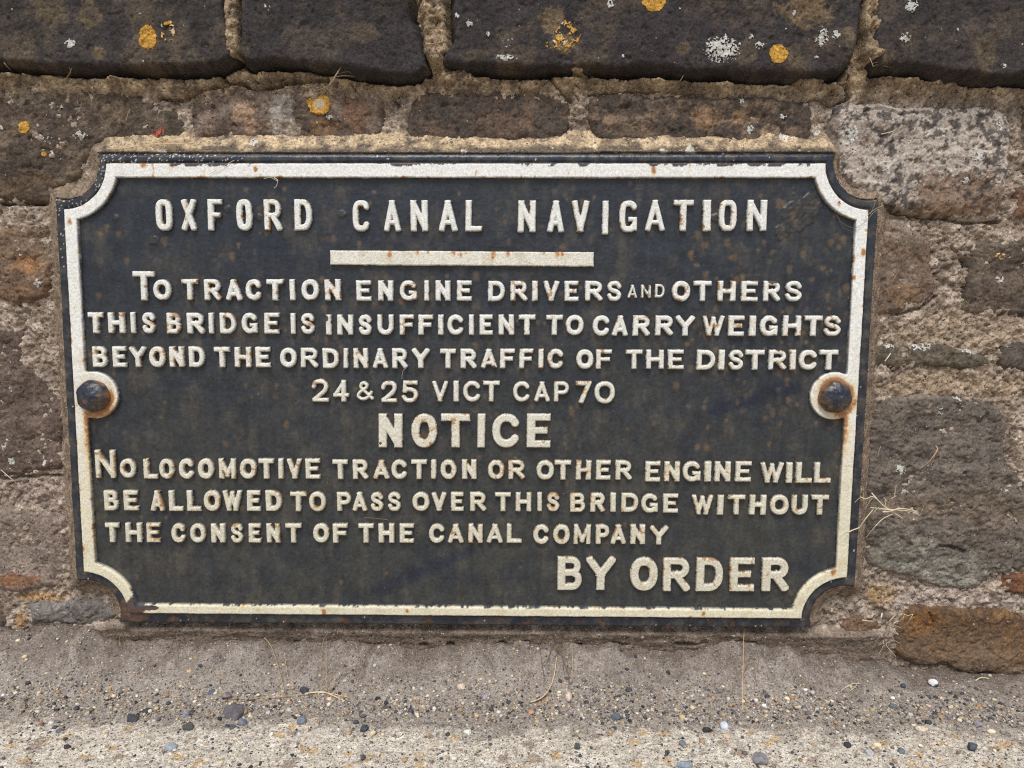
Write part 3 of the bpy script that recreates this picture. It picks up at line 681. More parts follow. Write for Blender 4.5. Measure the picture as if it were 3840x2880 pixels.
out = np.where(sd > 0, OUT_P - .0008 - sd * 6, out) + .0002 * n_c + fbm(X, Z, .05, 2, 2103) * .0004
zr = np.clip((Z - QUAD[2, 1]) / (QUAD[0, 1] - QUAD[2, 1]), 0, 1)
c = mix(np.broadcast_to(lin(214, 206, 180), X.shape + (3,)), lin(226, 225, 220), sstep(.1, .8, zr + .2 * n_b))
c = mix(c, lin(186, 172, 136), .45 * sstep(.1, .5, fbm(X, Z, .03, 5, 2110, .6)) * (1 - .8 * zr))
c = c * (1 - .20 * sstep(.15, .6, n_d) - .08 * sstep(0, .5, n_c))[..., None]
edge = np.clip(-sd, 0, 1)
r1 = fbm(X, Z, .012, 4, 2120, .6) + .25 * fbm(X, Z, .05, 2, 2121)
rus = .9 * sstep(.40, .95, r1 + .55 * sstep(.005, .0005, edge) - .16)
top_st = (Z > QUAD[0, 1] - .0175) * sstep(.52, .80, fbm(X, Z, .010, 3, 2125, .6, ay=.35) + .05)
rus = np.maximum(rus, top_st * .8)
for (rx, rz, rr) in ((1412, 368, 7), (552, 365, 6), (310, 352, 9), (370, 352, 8), (1865, 545, 7), (1845, 600, 5), (1800, 1235, 8), (150, 478, 6), (1520, 1325, 6), (700, 1322, 7), (880, 1320, 5)):
    cx, cz = P(rx, rz, OUT_B); rus = np.maximum(rus, sstep(1.4, .3, np.hypot((X - cx) / (rr * MM), (Z - cz) / (rr * MM * 1.5)) + .5 * n_c))
for i, b in enumerate(bolts):
    dx = X - b[0]; dz = Z - b[1]; r = np.hypot(dx, dz); ang = np.arctan2(dz, dx)
    side_ = sstep(-.2, .7, np.cos(ang - (math.radians(-50) if i == 0 else math.radians(20))))
    if i == 1: side_ = np.maximum(side_, sstep(.0, .8, np.sin(ang)) * .9)
    rus = np.maximum(rus, (.35 + .65 * side_) * sstep(.0275, .0195, r + .0022 * n_b - .0015 * side_))
    sx = b[0] + (-.0085 if i == 0 else .0125)
    strk = sstep(.0115, .003, np.abs(X - sx) + .0022 * n_b) * sstep(-.012, -.022, dz) * sstep(-.16 if i == 0 else -.11, -.03, dz)
    rus = np.maximum(rus, strk * (.95 + .25 * n_c))
    foot = sstep(math.radians(75), math.radians(25), np.abs(np.angle(np.exp(1j * (ang - math.radians(-70 if i == 0 else -45)))))) * sstep(.034, .026, r + .003 * n_b)
    rus = np.maximum(rus, foot * (.92 + .3 * n_c))
rc = mix(np.broadcast_to(lin(212, 184, 134), X.shape + (3,)), lin(158, 106, 56), sstep(.45, .95, rus + .15 * n_c))
c = mix(c, rc, np.clip(rus * 1.05, 0, .95))
# paint that has peeled: ragged top edge, ragged inner edge below, the bare bottom left corner
ragn = fbm(X, Z, .016, 5, 2130, .65) + .5 * fbm(X, Z, .06, 2, 2131); depth = .0044 * sstep(-.05, .55, ragn + .25 * sstep(-.25, .3, X)) + .0002
topband = (Z > QUAD[0, 1] - .014) & (np.abs(X) < .405)
sw = .0007
peel = topband * sstep(sw, -sw, -O_ - depth)
peel = np.maximum(peel, (inner_edge & (Z < QUAD[2, 1] + .03)) * sstep(sw, -sw, edge - (.0010 + .0022 * sstep(.0, .5, fbm(X, Z, .012, 4, 2133, .6)))))
peel = np.maximum(peel, sstep(-.0011, -.0002, sd))
bx, bz = P(293, 1312, OUT_B)
peel = np.maximum(peel, sstep(1.06, .94, np.hypot((X - bx) / .0125, (Z - bz) / .0135) + .35 * n_b + .12 * n_c))
peel = np.maximum(peel, sstep(.96, .84, np.hypot((X - bx - .016) / .014, (Z - bz + .0005) / .0035) + .35 * n_b))
cx, cz = P(1868, 440, OUT_B); peel = np.maximum(peel, sstep(.92, .78, np.hypot((X - cx) / .013, (Z - cz - .002) / .006) + .4 * n_b) * (-O_ < .006))
pc = np.where((Z < QUAD[2, 1] + .06)[..., None], lin(84, 68, 60), lin(72, 64, 64))
pc = np.where((inner_edge & (edge < .0045))[..., None], mix(np.broadcast_to(lin(46, 48, 54), X.shape + (3,)), lin(88, 88, 88), .6 * sstep(-.2, .4, n_b)), pc)
c = mix(c, pc * (1 + .2 * n_c)[..., None], peel)
out = out - .0003 * peel
field('border', X, Z, out, sd < .0012, c, M_PAINTW, sign)

# ---- lettering ---------------------------------------------------------------------------------
def ell(cx, cy, rx, ry, a0, a1, n=22, p=2.0):
    a = np.radians(np.linspace(a0, a1, n)); cs, sn = np.cos(a), np.sin(a)
    return [(cx + rx * np.sign(c_) * abs(c_) ** (2 / p), cy + ry * np.sign(s_) * abs(s_) ** (2 / p)) for c_, s_ in zip(cs, sn)]
def smooth_path(pts, n=7):
    p = [pts[0]] + list(pts) + [pts[-1]]; r = []
    for i in range(1, len(p) - 2):
        a, b, c_, d = (np.array(q, float) for q in p[i - 1:i + 3])
        for k in range(n):
            t = k / n; r.append(tuple(.5 * (2 * b + (c_ - a) * t + (2 * a - 5 * b + 4 * c_ - d) * t * t + (3 * b - a - 3 * c_ + d) * t ** 3)))
    r.append(tuple(pts[-1])); return r
# 'b' = bar with square ends, 'p' = curved stroke; unit box between the stroke centrelines; last number = stroke weight
def glyph(ch, narrow):
    n = 3.2 if narrow else 2.25
    st_ = ('b', [(0, 0), (0, 1)], 1)
    G = {
        'I': [('b', [(.5, 0), (.5, 1)], 1)],
        'T': [('b', [(0, 1), (1, 1)], .88), ('b', [(.5, 0), (.5, 1)], 1)],
        'H': [st_, ('b', [(1, 0), (1, 1)], 1), ('b', [(0, .5), (1, .5)], .85)],
        'E': [st_, ('b', [(0, 1), (1, 1)], .82), ('b', [(0, 0), (1, 0)], .82), ('b', [(0, .51), (.82, .51)], .78)],
        'F': [st_, ('b', [(0, 1), (1, 1)], .82), ('b', [(0, .5), (.85, .5)], .8)],
        'L': [st_, ('b', [(0, 0), (1, 0)], .85)],
        'N': [st_, ('b', [(1, 0), (1, 1)], 1), ('b', [(0, 1), (1, 0)], .95)],
        'M': [('b', [(0, 0), (0, 1)], .85), ('b', [(1, 0), (1, 1)], .85), ('b', [(.02, 1), (.5, .12)], .78), ('b', [(.98, 1), (.5, .12)], .78)],
        'W': [('b', [(0, 1), (.26, 0)], .82), ('b', [(.26, 0), (.5, .92)], .75), ('b', [(.5, .92), (.74, 0)], .75), ('b', [(.74, 0), (1, 1)], .82)],
        'V': [('b', [(0, 1), (.5, 0)], .92), ('b', [(1, 1), (.5, 0)], .92)],
        'A': [('b', [(0, 0), (.5, 1)], .92), ('b', [(1, 0), (.5, 1)], .92), ('b', [(.22, .25), (.78, .25)], .75)],
        'X': [('b', [(0, 0), (1, 1)], .95), ('b', [(1, 0), (0, 1)], .95)],
        'Y': [('b', [(0, 1), (.5, .45)], .92), ('b', [(1, 1), (.5, .45)], .92), ('b', [(.5, 0), (.5, .48)], 1)],
        'O': [('p', ell(.5, .5, .5, .5, 0, 360, 40, n), .97)],
        'C': [('p', ell(.5, .5, .5, .5, 34, 326, 34, n), .95)],
        'G': [('p', ell(.5, .5, .5, .5, 38, 320, 34, n), .95), ('b', [(.66, .40), (1, .40)], .72), ('b', [(1, .36), (1, .06)], .82)],
        'U': [('p', [(0, 1.2), (0, .4)] + ell(.5, .42, .5, .42, 180, 360, 20, n) + [(1, .4), (1, 1.2)], .97)],
        'D': [st_, ('p', [(0, 1), (.40, 1)] + ell(.40, .5, .60, .5, 90, -90, 22, 2.3) + [(.40, 0), (0, 0)], .93)],
        'P': [st_, ('p', [(0, 1), (.55, 1)] + ell(.55, .72, .45, .28, 90, -90, 16, 2.2) + [(.55, .44), (0, .44)], .88)],
        'R': [st_, ('p', [(0, 1), (.55, 1)] + ell(.55, .74, .42, .26, 90, -90, 16, 2.2) + [(.55, .48), (0, .48)], .86), ('b', [(.50, .46), (.98, 0)], .95)],
        'B': [st_, ('p', [(0, 1), (.52, 1)] + ell(.52, .765, .40, .235, 90, -90, 16, 2.2) + [(.52, .53), (0, .53)], .82), ('p', [(0, .53), (.56, .53)] + ell(.56, .265, .44, .265, 90, -90, 16, 2.2) + [(.56, 0), (0, 0)], .84)],
        'S': [('p', smooth_path([(.95, .79), (.78, .96), (.5, 1.0), (.2, .95), (.04, .77), (.2, .59), (.5, .51), (.8, .43), (.97, .24), (.8, .04), (.5, 0), (.2, .04), (.03, .22)]), .88)],
        '2': [('p', smooth_path([(.03, .72), (.16, .94), (.5, 1.0), (.84, .94), (.96, .72), (.82, .48), (.45, .24), (.06, .02)]), .88), ('b', [(.04, 0), (1, 0)], .82)],
        '4': [('b', [(.70, 0), (.70, 1)], .95), ('b', [(.70, 1), (0, .27)], .78), ('b', [(0, .27), (1, .27)], .78)],
        '5': [('b', [(.16, 1), (.95, 1)], .82), ('b', [(.14, 1), (.10, .55)], .80), ('p', smooth_path([(.08, .54), (.3, .63), (.58, .63), (.90, .50), (.99, .30), (.84, .06), (.5, 0), (.2, .04), (.02, .20)]), .88)],
        '7': [('b', [(0, 1), (1, 1)], .85), ('b', [(.97, 1), (.34, 0)], .95)],
        '&': [('p', smooth_path([(1, .03), (.62, .38), (.26, .68), (.22, .88), (.42, 1), (.64, .88), (.60, .70), (.2, .44), (.02, .2), (.2, .02), (.48, 0), (.78, .16), (.96, .44)]), .78)],
    }
    G['0'] = G['O']
    return G[ch]

REG = {3: (0, 700, .58770), 4: (1200, 700, .58770), 5: (2400, 700, .65099), 6: (0, 1400, .58770), 7: (1200, 1400, .58770), 8: (2400, 1400, .65099)}
def R(reg, y0, y1, s, *xs):          # letters read off one enlargement: their left and right edges and their height
    ox, oy, k = REG[reg]
    return [(ch, ox + xs[2 * i] * k, ox + xs[2 * i + 1] * k, oy + y0 * k, oy + y1 * k) for i, ch in enumerate(s)]
LINES = [
    ('title line', .20, [
        R(3, 76, 281, 'OXFORD', 980, 1100, 1145, 1252, 1314, 1420, 1497, 1610, 1675, 1798, 1870, 1993),
        R(4, 82, 286, 'CANAL', 200, 320, 400, 515, 572, 690, 753, 878, 925, 1042),
        R(4, 84, 291, 'NAV', 1262, 1378, 1450, 1560, 1605, 1722) + R(4, 86, 306, 'I', 1803, 1842) + R(4, 85, 291, 'G', 1912, 2030) + R(5, 72, 256, 'ATION', 33, 145, 193, 312, 367, 411, 458, 560, 622, 733)]),
    ('first line', .265, [
        R(3, 537, 728, 'T', 833, 990) + R(3, 590, 726, 'O', 967, 1090),
        R(3, 588, 727, 'TRACTION', 1145, 1265, 1293, 1410, 1430, 1543, 1557, 1672, 1690, 1812, 1840, 1882, 1915, 2035, 2065, 2175),
        R(4, 596, 730, 'ENGINE', 225, 330, 365, 468, 502, 622, 661, 697, 733, 833, 870, 973),
        R(4, 599, 732, 'DRIVERS', 1070, 1182, 1213, 1325, 1352, 1392, 1423, 1528, 1560, 1655, 1692, 1807, 1830, 1930),
        R(4, 625, 712, 'AN', 1965, 2027, 2050, 2115) + R(5, 560, 640, 'D', 88, 145),
        R(5, 541, 662, 'OTHERS', 187, 293, 310, 417, 450, 555, 587, 685, 715, 813, 840, 940)]),
    ('second line', .265, [
        R(3, 800, 938, 'THIS', 547, 660, 678, 795, 822, 863, 893, 992),
        R(3, 803, 940, 'BRIDGE', 1053, 1155, 1183, 1303, 1322, 1362, 1393, 1507, 1532, 1645, 1678, 1785),
        R(3, 806, 942, 'IS', 1847, 1885, 1910, 2010),
        R(4, 815, 948, 'INSUFFICIENT', 30, 72, 103, 212, 237, 333, 360, 470, 503, 603, 623, 725, 749, 789, 808, 922, 947, 983, 1015, 1107, 1137, 1240, 1263, 1378),
        R(4, 817, 950, 'TO', 1440, 1553, 1567, 1685),
        R(4, 820, 954, 'CAR', 1740, 1855, 1865, 1968, 1998, 2110) + [('R', 2459, 2527, 1182, 1260), ('Y', 2535, 2608, 1182, 1261)],
        R(5, 741, 863, 'WEIGHTS', 360, 490, 512, 607, 634, 671, 695, 800, 828, 932, 950, 1055, 1063, 1165)]),
    ('third line', .265, [
        R(3, 1018, 1155, 'BEYOND', 578, 685, 707, 808, 815, 932, 940, 1055, 1070, 1175, 1195, 1305),
        R(3, 1022, 1156, 'THE', 1355, 1468, 1488, 1603, 1622, 1728),
        R(3, 1027, 1157, 'OR', 1778, 1893, 1912, 2030) + R(4, 1030, 1162, 'DINARY', 10, 122, 144, 179, 207, 307, 330, 433, 455, 560, 580, 700),
        R(4, 1034, 1163, 'TRAFFIC', 760, 870, 893, 1002, 1023, 1130, 1147, 1247, 1270, 1365, 1392, 1428, 1450, 1560),
        R(4, 1038, 1166, 'OF', 1635, 1748, 1762, 1868),
        R(4, 1040, 1166, 'TH', 1950, 2063, 2083, 2197) + R(5, 938, 1054, 'E', 163, 258),
        R(5, 939, 1058, 'DISTRICT', 330, 437, 456, 491, 512, 602, 610, 722, 745, 848, 867, 901, 920, 1028, 1038, 1147)]),
    ('act line', .225, [
        R(6, 37, 185, '2', 1977, 2100) + R(7, 43, 185, '4', 75, 190) + R(7, 50, 176, '&', 222, 345) + R(7, 48, 188, '2', 380, 495) + R(7, 46, 190, '5', 512, 630),
        R(7, 48, 184, 'VICT', 712, 818, 848, 887, 910, 1030, 1035, 1150),
        R(7, 52, 184, 'CAP', 1230, 1345, 1365, 1468, 1493, 1592),
        R(7, 50, 196, '70', 1630, 1735, 1752, 1885)]),
    ('notice line', .245, [R(7, 258, 478, 'NOTICE', 368, 528, 577, 750, 765, 963, 1002, 1055, 1095, 1282, 1318, 1478)]),
    ('fifth line', .265, [
        R(6, 490, 674, 'N', 595, 737) + R(6, 546, 672, 'O', 753, 865),
        R(6, 545, 678, 'LOCOMOTIVE', 905, 1008, 1005, 1112, 1130, 1240, 1252, 1365, 1385, 1507, 1520, 1637, 1640, 1750, 1768, 1808, 1825, 1925, 1942, 2045),
        R(7, 552, 680, 'TRACTION', 72, 180, 203, 308, 333, 443, 450, 560, 575, 685, 704, 743, 765, 872, 903, 1000),
        R(7, 554, 681, 'OR', 1068, 1180, 1200, 1310),
        R(7, 556, 684, 'OTHER', 1380, 1495, 1495, 1608, 1633, 1733, 1762, 1860, 1887, 1993),
        R(8, 508, 628, 'ENGINE', 32, 122, 142, 233, 248, 355, 374, 413, 433, 525, 553, 647),
        R(8, 514, 636, 'WILL', 697, 830, 846, 881, 903, 998, 1010, 1105)]),
    ('sixth line', .265, [
        R(6, 748, 880, 'BE', 653, 757, 778, 885),
        R(6, 748, 884, 'ALLOWED', 948, 1050, 1067, 1170, 1183, 1285, 1290, 1407, 1410, 1545, 1567, 1665, 1687, 1800),
        R(6, 757, 886, 'TO', 1842, 1957, 1965, 2080),
        R(7, 760, 884, 'PASS', 102, 200, 200, 300, 315, 408, 425, 520),
        R(7, 760, 884, 'OVER', 585, 700, 708, 808, 832, 920, 955, 1062),
        R(7, 761, 886, 'THIS', 1113, 1222, 1247, 1350, 1386, 1418, 1443, 1533),
        R(7, 764, 890, 'BRID', 1595, 1697, 1725, 1823, 1854, 1891, 1923, 2035) + R(8, 695, 808, 'GE', 8, 108, 135, 225),
        R(8, 701, 820, 'WITHOUT', 300, 425, 449, 484, 507, 610, 635, 730, 753, 860, 877, 970, 990, 1092)]),
    ('seventh line', .265, [
        R(6, 956, 1084, 'THE', 658, 762, 790, 905, 925, 1025),
        R(6, 960, 1086, 'CONSENT', 1083, 1187, 1203, 1312, 1338, 1437, 1462, 1553, 1578, 1668, 1693, 1787, 1812, 1925),
        [('O', 1170, 1235, 1964, 2038)] + R(7, 960, 1088, 'F', 75, 180),
        R(7, 961, 1087, 'THE', 237, 345, 368, 475, 503, 603),
        R(7, 963, 1088, 'CANAL', 690, 800, 812, 917, 943, 1040, 1062, 1168, 1190, 1292),
        R(7, 967, 1096, 'COMPAN', 1358, 1467, 1487, 1597, 1617, 1732, 1760, 1850, 1855, 1955, 1982, 2078) + R(8, 880, 992, 'Y', 57, 165)]),
    ('order line', .245, [
        R(7, 1172, 1390, 'BY', 1515, 1677, 1697, 1888),
        R(7, 1176, 1394, 'O', 1980, 2158) + R(8, 1064, 1262, 'RDER', 135, 292, 328, 482, 522, 665, 708, 862)]),
]
h = .00058; OUT_T = .0342
seed = 5000
VW, FW, CW = None, None, None
r3 = np.random.default_rng(5)
for li, (lname, tw, words) in enumerate(LINES):
    xs0, zs0 = wallpt(np.float64(words[0][0][1]), np.float64(words[0][0][4]), OUT_P)
    line = empty('text_line', (float(xs0), -OUT_P, float(zs0)), sign)
    line.location = Vector((float(xs0), -OUT_P, float(zs0))) - wpos(sign)
    for word in words:
        Vs, Fs, Cs = [], [], []; off = 0
        for (ch, u0, u1, v0, v1) in word:
            seed += 7
            xa, z1 = wallpt(np.float64(u0), np.float64(v0), OUT_T); xb, z0 = wallpt(np.float64(u1), np.float64(v1), OUT_T)
            W_, H_ = float(xb - xa), float(z1 - z0); xa = float(xa); z0 = float(z0)
            t = 1.07 * tw * H_ * (1 + r3.uniform(-.05, .05))
            if len(word) == 2 and ch == 'N' and H_ > .028: t *= .72
            if len(word) == 2 and ch == 'T' and H_ > .028 and li == 1: t *= .80
            if H_ < .018: t = .225 * H_
            if ch == 'I': t = W_
            if li == 0 and ch == 'I': t = W_
            X, Z = gridxy(xa - .0022, xa + W_ + .0022, z0 - .0022, z0 + H_ + .0022, h)
            lx = X - xa; lz = Z - z0
            sk = r3.uniform(-.018, .018); lx = lx + (lz - H_ / 2) * sk
            sd = np.full(X.shape, 1e9)
            for kind, pts, wt in glyph(ch, W_ / H_ < .68):
                tt = t * wt; hw = tt / 2
                q = [(hw_ if False else t / 2 + p[0] * (W_ - t), tt / 2 + p[1] * (H_ - tt)) for p in pts for hw_ in (0,)]
                if ch == 'I': q = [(W_ / 2, 0), (W_ / 2, H_)]
                if kind == 'p':
                    d = np.full(X.shape, 1e9)
                    for i in range(len(q) - 1): d = np.minimum(d, segdist(lx, lz, q[i], q[i + 1]))
                    sd = np.minimum(sd, d - hw)
                else:
                    a = np.array(q[0]); b = np.array(q[1]); dv = b - a; ln = np.hypot(*dv); dv = dv / max(ln, 1e-9); mid = (a + b) / 2
                    px = (lx - mid[0]) * dv[0] + (lz - mid[1]) * dv[1]; py = -(lx - mid[0]) * dv[1] + (lz - mid[1]) * dv[0]
                    ex = np.abs(px) - ln / 2 - hw; ey = np.abs(py) - hw
                    sd = np.minimum(sd, np.hypot(np.maximum(ex, 0), np.maximum(ey, 0)) + np.minimum(np.maximum(ex, ey), 0))
            bx = np.abs(lx - W_ / 2) - W_ / 2; bz = np.abs(lz - H_ / 2) - H_ / 2; rr = .0011
            box = np.hypot(np.maximum(bx + rr, 0), np.maximum(bz + rr, 0)) + np.minimum(np.maximum(bx, bz) + rr, 0) - rr
            sd = np.maximum(sd, box)
            na = fbm(X, Z, .0065, 3, seed, .6); nb = fbm(X, Z, .0022, 2, seed + 1, .7); nc = fbm(X, Z, .012, 4, seed + 2, .62)
            sd = sd + .00032 * na + .00018 * nb
            tq = np.clip((-sd + .0002) / .0023, 0, 1)
            out = OUT_P - .0006 + (OUT_T - OUT_P + .0006) * np.sqrt(np.clip(1 - (1 - tq) ** 2, 0, 1))
            out = np.where(sd > .0002, OUT_P - .0006 - (sd - .0002) * 6, out) + .00016 * nb + .0002 * na
            zz = float(np.clip((z0 - QUAD[2, 1]) / (QUAD[0, 1] - QUAD[2, 1]), 0, 1))
            base = mix(lin(214, 208, 188), lin(228, 227, 220), np.float64(sstep(.2, .75, zz)))
            c = np.broadcast_to(base, X.shape + (3,)).copy()
            grain = hrand(np.arange(X.size).reshape(X.shape), np.zeros(X.shape, np.int64), seed)
            c = c * (1 - .30 * (grain > .76) * (.6 + .4 * (1 - zz)) - .12 * grain)[..., None]
            c = mix(c, lin(186, 172, 138), .4 * sstep(.1, .5, nc) * (1.1 - zz))
            # rust: some letters badly, most a little, mostly at the edges
            sev = r3.choice([.10, .22, .36, .50], p=[.22, .30, .30, .18])
            ru = sstep(.28, .72, fbm(X, Z, .009, 4, seed + 3, .6) + .30 * sstep(.0030, .0004, -sd) + sev * .9 - .30)
            rc = mix(np.broadcast_to(lin(214, 186, 132), X.shape + (3,)), lin(152, 110, 60), sstep(.35, .9, ru + .2 * nb))
            c = mix(c, rc, np.clip(ru, 0, 1) * .85)
            wtxt = ''.join(q[0] for q in word); wi = [q[1] for q in word].index(u0)
            for (tw_, ti, fu, fv, cr_) in (('INSUFFICIENT', 0, .15, .80, .0036), ('OTHERS', 4, .45, 1.0, .0042), ('OTHERS', 4, .70, .98, .0030), ('NOTICE', 0, .10, .14, .0014), ('TRAFFIC', 2, .80, .05, .0028), ('25', 0, .5, 1, .001), ('24&25', 2, .85, .60, .0030), ('DISTRICT', 4, .5, 1.0, .0026)):
                if wtxt == tw_ and wi == ti and (wtxt != 'OTHERS' or li == 1):
                    ch_ = sstep(cr_ * 1.12, cr_ * .88, np.hypot(X - xa - fu * W_, Z - z0 - fv * H_) + .0015 * na + .0006 * nb)
                    c = mix(c, lin(82, 66, 58), ch_)
            sidec = mix(np.broadcast_to(lin(50, 50, 52), X.shape + (3,)), RUST, sstep(.2, .6, nc) * .6)
            c = mix(c, sidec, sstep(-.00045, .0, sd))
            k = sd < .0011
            f = gridfaces(*X.shape, k)
            V = np.stack([X, -out, Z], -1).reshape(-1, 3)
            V, f, cc = compact(V, f, c.reshape(-1, 3))
            Vs.append(V); Fs.append(f + off); Cs.append(cc); off += len(V)
        o = mesh('raised_word', np.concatenate(Vs), np.concatenate(Fs), M_PAINTW, line, np.concatenate(Cs), origin=wpos(line))
        o['label'] = 'raised white word ' + ''.join(q[0] for q in word)

# ---- rule under the title
pts = np.array([wallpt(np.float64(a), np.float64(b), OUT_T) for a, b in ((1235, 937), (2229, 944), (2229, 1001), (1236, 994))], float)
X, Z = gridxy(pts[:, 0].min() - .003, pts[:, 0].max() + .003, pts[:, 1].min() - .003, pts[:, 1].max() + .003, .0007)
sd = -polydist(X, Z, pts); na = fbm(X, Z, .007, 3, 61); nb = fbm(X, Z, .0022, 2, 62)
sd = sd + .00035 * na + .0002 * nb + .0003 * fbm(X, Z, .04, 2, 63)
tq = np.clip(-sd / .0015, 0, 1); out = OUT_P - .0006 + (.0338 - OUT_P + .0006) * np.sqrt(np.clip(1 - (1 - tq) ** 2, 0, 1))
out = np.where(sd > 0, OUT_P - .0006 - sd * 6, out) + .0002 * nb
c = mix(np.broadcast_to(lin(220, 216, 202), X.shape + (3,)), lin(196, 186, 160), .5 * sstep(0, .5, fbm(X, Z, .02, 4, 64)))
grain = hrand(np.arange(X.size).reshape(X.shape), np.zeros(X.shape, np.int64), 65); c = c * (1 - .22 * (grain > .8) - .08 * grain)[..., None]
ru = np.zeros(X.shape)
for u, v, rr in ((1460, 955, 9), (1462, 940, 7), (1566, 942, 8), (1505, 938, 4), (1700, 944, 9), (1728, 955, 6), (1850, 946, 10), (1848, 965, 7), (1905, 950, 8), (2108, 950, 8), (2090, 950, 10), (1605, 942, 6), (2040, 946, 5)):
    cx, cz = wallpt(np.float64(u), np.float64(v), OUT_T); rr *= .00031
    ru = np.maximum(ru, sstep(1.7, .3, np.hypot((X - cx) / rr, (Z - cz) / (rr * 1.7)) + .5 * nb))
ru = np.maximum(ru, .7 * sstep(.45, .75, fbm(X, Z, .009, 4, 66) + .3 * sstep(.002, 0, -sd)))
c = mix(c, mix(np.broadcast_to(lin(212, 176, 122), X.shape + (3,)), lin(170, 108, 54), sstep(.4, .9, ru)), ru * .9)
c = mix(c, lin(52, 50, 50), sstep(-.0006, -.0001, sd))
field('rule_bar', X, Z, out, sd < .0012, c, M_PAINTW, sign)

# ---- hammered dome bolts
for i, b in enumerate(bolts):
    nr, na_ = 26, 72
    th = np.linspace(0, 2 * np.pi, na_, endpoint=False)
    u = np.linspace(0, 1, nr)
    TH, U = np.meshgrid(th, u)
    Rb = .0196
    fac = 1 + .022 * np.cos(7 * TH + i * 1.3) + .012 * np.cos(3 * TH + 2 * i)       # hand-forged outline
    prof_r = np.where(U < .86, np.sin(U / .86 * np.pi / 2 * .93) / math.sin(np.pi / 2 * .93), 1.0)
    prof_h = np.where(U < .86, .0035 + .0128 * np.cos(U / .86 * np.pi / 2 * .93), .0035 + .0128 * math.cos(np.pi / 2 * .93) - (U - .86) / .14 * .0068)
    dx = prof_r * Rb * (1 + (fac - 1) * U) * np.cos(TH); dz = prof_r * Rb * (1 + (fac - 1) * U) * np.sin(TH)
    wv = worley(dx + 3 + i, dz + 5, .0085, 70 + i)
    ho = prof_h - .0011 * (wv[0] ** 2) * 1.2 + .0010 * fbm(dx + i, dz, .005, 4, 72, .65)
    V = np.stack([b[0] + dx, -(OUT_B - .001 + ho), b[1] + dz], -1).reshape(-1, 3)
    idx = np.arange(nr * na_).reshape(nr, na_); nx = np.roll(idx, -1, 1)
    f = np.stack([idx[:-1], idx[1:], nx[1:], nx[:-1]], -1).reshape(-1, 4)[:, ::-1]
    nz = fbm(dx + i * .3, dz, .014, 4, 75 + i, .6)
    c = mix(np.broadcast_to(lin(34, 39, 51), dx.shape + (3,)), lin(60, 61, 64), sstep(-.1, .4, nz))
    if i == 0: m_ = sstep(.0, .010, dx * .75 - dz * .55 + .004 * nz - .0035)
    else: m_ = np.maximum(sstep(.010, .017, np.hypot(dx, dz - .0) + .004 * nz - .002 * np.sin(TH)), 0)
    rc = mix(np.broadcast_to(lin(100, 80, 62), dx.shape + (3,)), lin(64, 54, 48), sstep(-.2, .4, fbm(dx, dz, .006, 3, 78)))
    c = mix(c, rc, .9 * m_)
    if i == 0: c = mix(c, lin(116, 74, 62), .8 * sstep(.006, .002, np.hypot(dx + .004, dz + .006) + .004 * nz))
    c = mix(c, lin(150, 94, 52), .55 * sstep(.0182, .0196, np.hypot(dx, dz)) * sstep(-.3, .4, nz))
    c4 = np.concatenate([c, (1 - m_)[..., None] * .0], -1)
    o = mesh('bolt', V, f, M_BOLT, sign, c4.reshape(-1, 4), origin=(b[0], -OUT_B, b[1]))
    o['label'] = ('left domed bolt, blue-black with a brown lower edge', 'right domed bolt, black with a rusty rim')[i]

# ------------------------------------------------------------------ the ground
GX0, GX1, GY0, GY1, GH = -.80, .90, -.62, .030, .00150
X, Y = gridxy(GX0, GX1, GY0, GY1, GH)
dist = -Y                                                   # metres out from the wall
bank = .045 * sstep(-.40, -.56, X) + .036 * sstep(.60, .40, X) * sstep(-.58, -.42, X) + .004
gn1 = fbm(X, Y, .10, 3, 4000); gn2 = fbm(X, Y, .025, 4, 4001, .6); gn3 = fbm(X, Y, .006, 3, 4002, .65)
bw = .050 + .012 * gn1
Hh = bank * (1 + .25 * gn1 + .10 * gn2) * np.exp(-np.clip(dist - .004, 0, 9) ** 2 / bw ** 2)
edge = np.minimum.reduce([X - GX0, GX1 - X, Y - GY0, np.full(X.shape, 9.0)]); ef = sstep(0, .05, edge)
pale = sstep(.128, .160, dist + .020 * gn1 + .020 * gn2 + .006 * gn3)      # swept concrete out front
g1 = worley(X + .001 * gn3, Y, .0036, 4010); g2 = worley(X, Y, .0068, 4020)
grav = (1 - .55 * pale) * sstep(.035, .085, dist + .014 * gn1)
Hh = Hh + ef * (gn2 * .0022 * (1 - .6 * pale) + gn3 * .0008 + grav * (.0011 * sstep(.6, .15, g1[0]) * (g1[1] > .35) + .0016 * sstep(.55, .1, g2[0]) * (g2[1] > .72)))
c = mix(np.broadcast_to(lin(124, 113, 104), X.shape + (3,)), lin(146, 135, 126), sstep(-.3, .4, gn2))
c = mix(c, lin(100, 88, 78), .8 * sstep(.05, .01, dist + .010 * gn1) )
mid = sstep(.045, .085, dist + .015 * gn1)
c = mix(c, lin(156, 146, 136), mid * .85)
pl = mix(np.broadcast_to(lin(210, 200, 184), X.shape + (3,)), lin(180, 168, 154), sstep(.05, .4, fbm(X, Y, .013, 5, 4030, .68)))
pl = mix(pl, lin(226, 218, 203), .8 * sstep(.1, .45, fbm(X, Y, .03, 5, 4031, .6)))
pl = mix(pl, lin(134, 121, 110), .75 * sstep(.22, .40, fbm(X, Y, .006, 4, 4032, .7, ax=.7)))
pa = worley(X, Y, .016, 4040); om = (pa[1] < .20) & (pa[0] + .35 * gn3 < .30 + .22 * pa[2])
pl = mix(pl, np.where((pa[2] < .55)[..., None], lin(198, 162, 110), np.where((pa[2] < .8)[..., None], lin(150, 130, 116), lin(214, 204, 188))), om * .75)
c = mix(c, pl, pale)
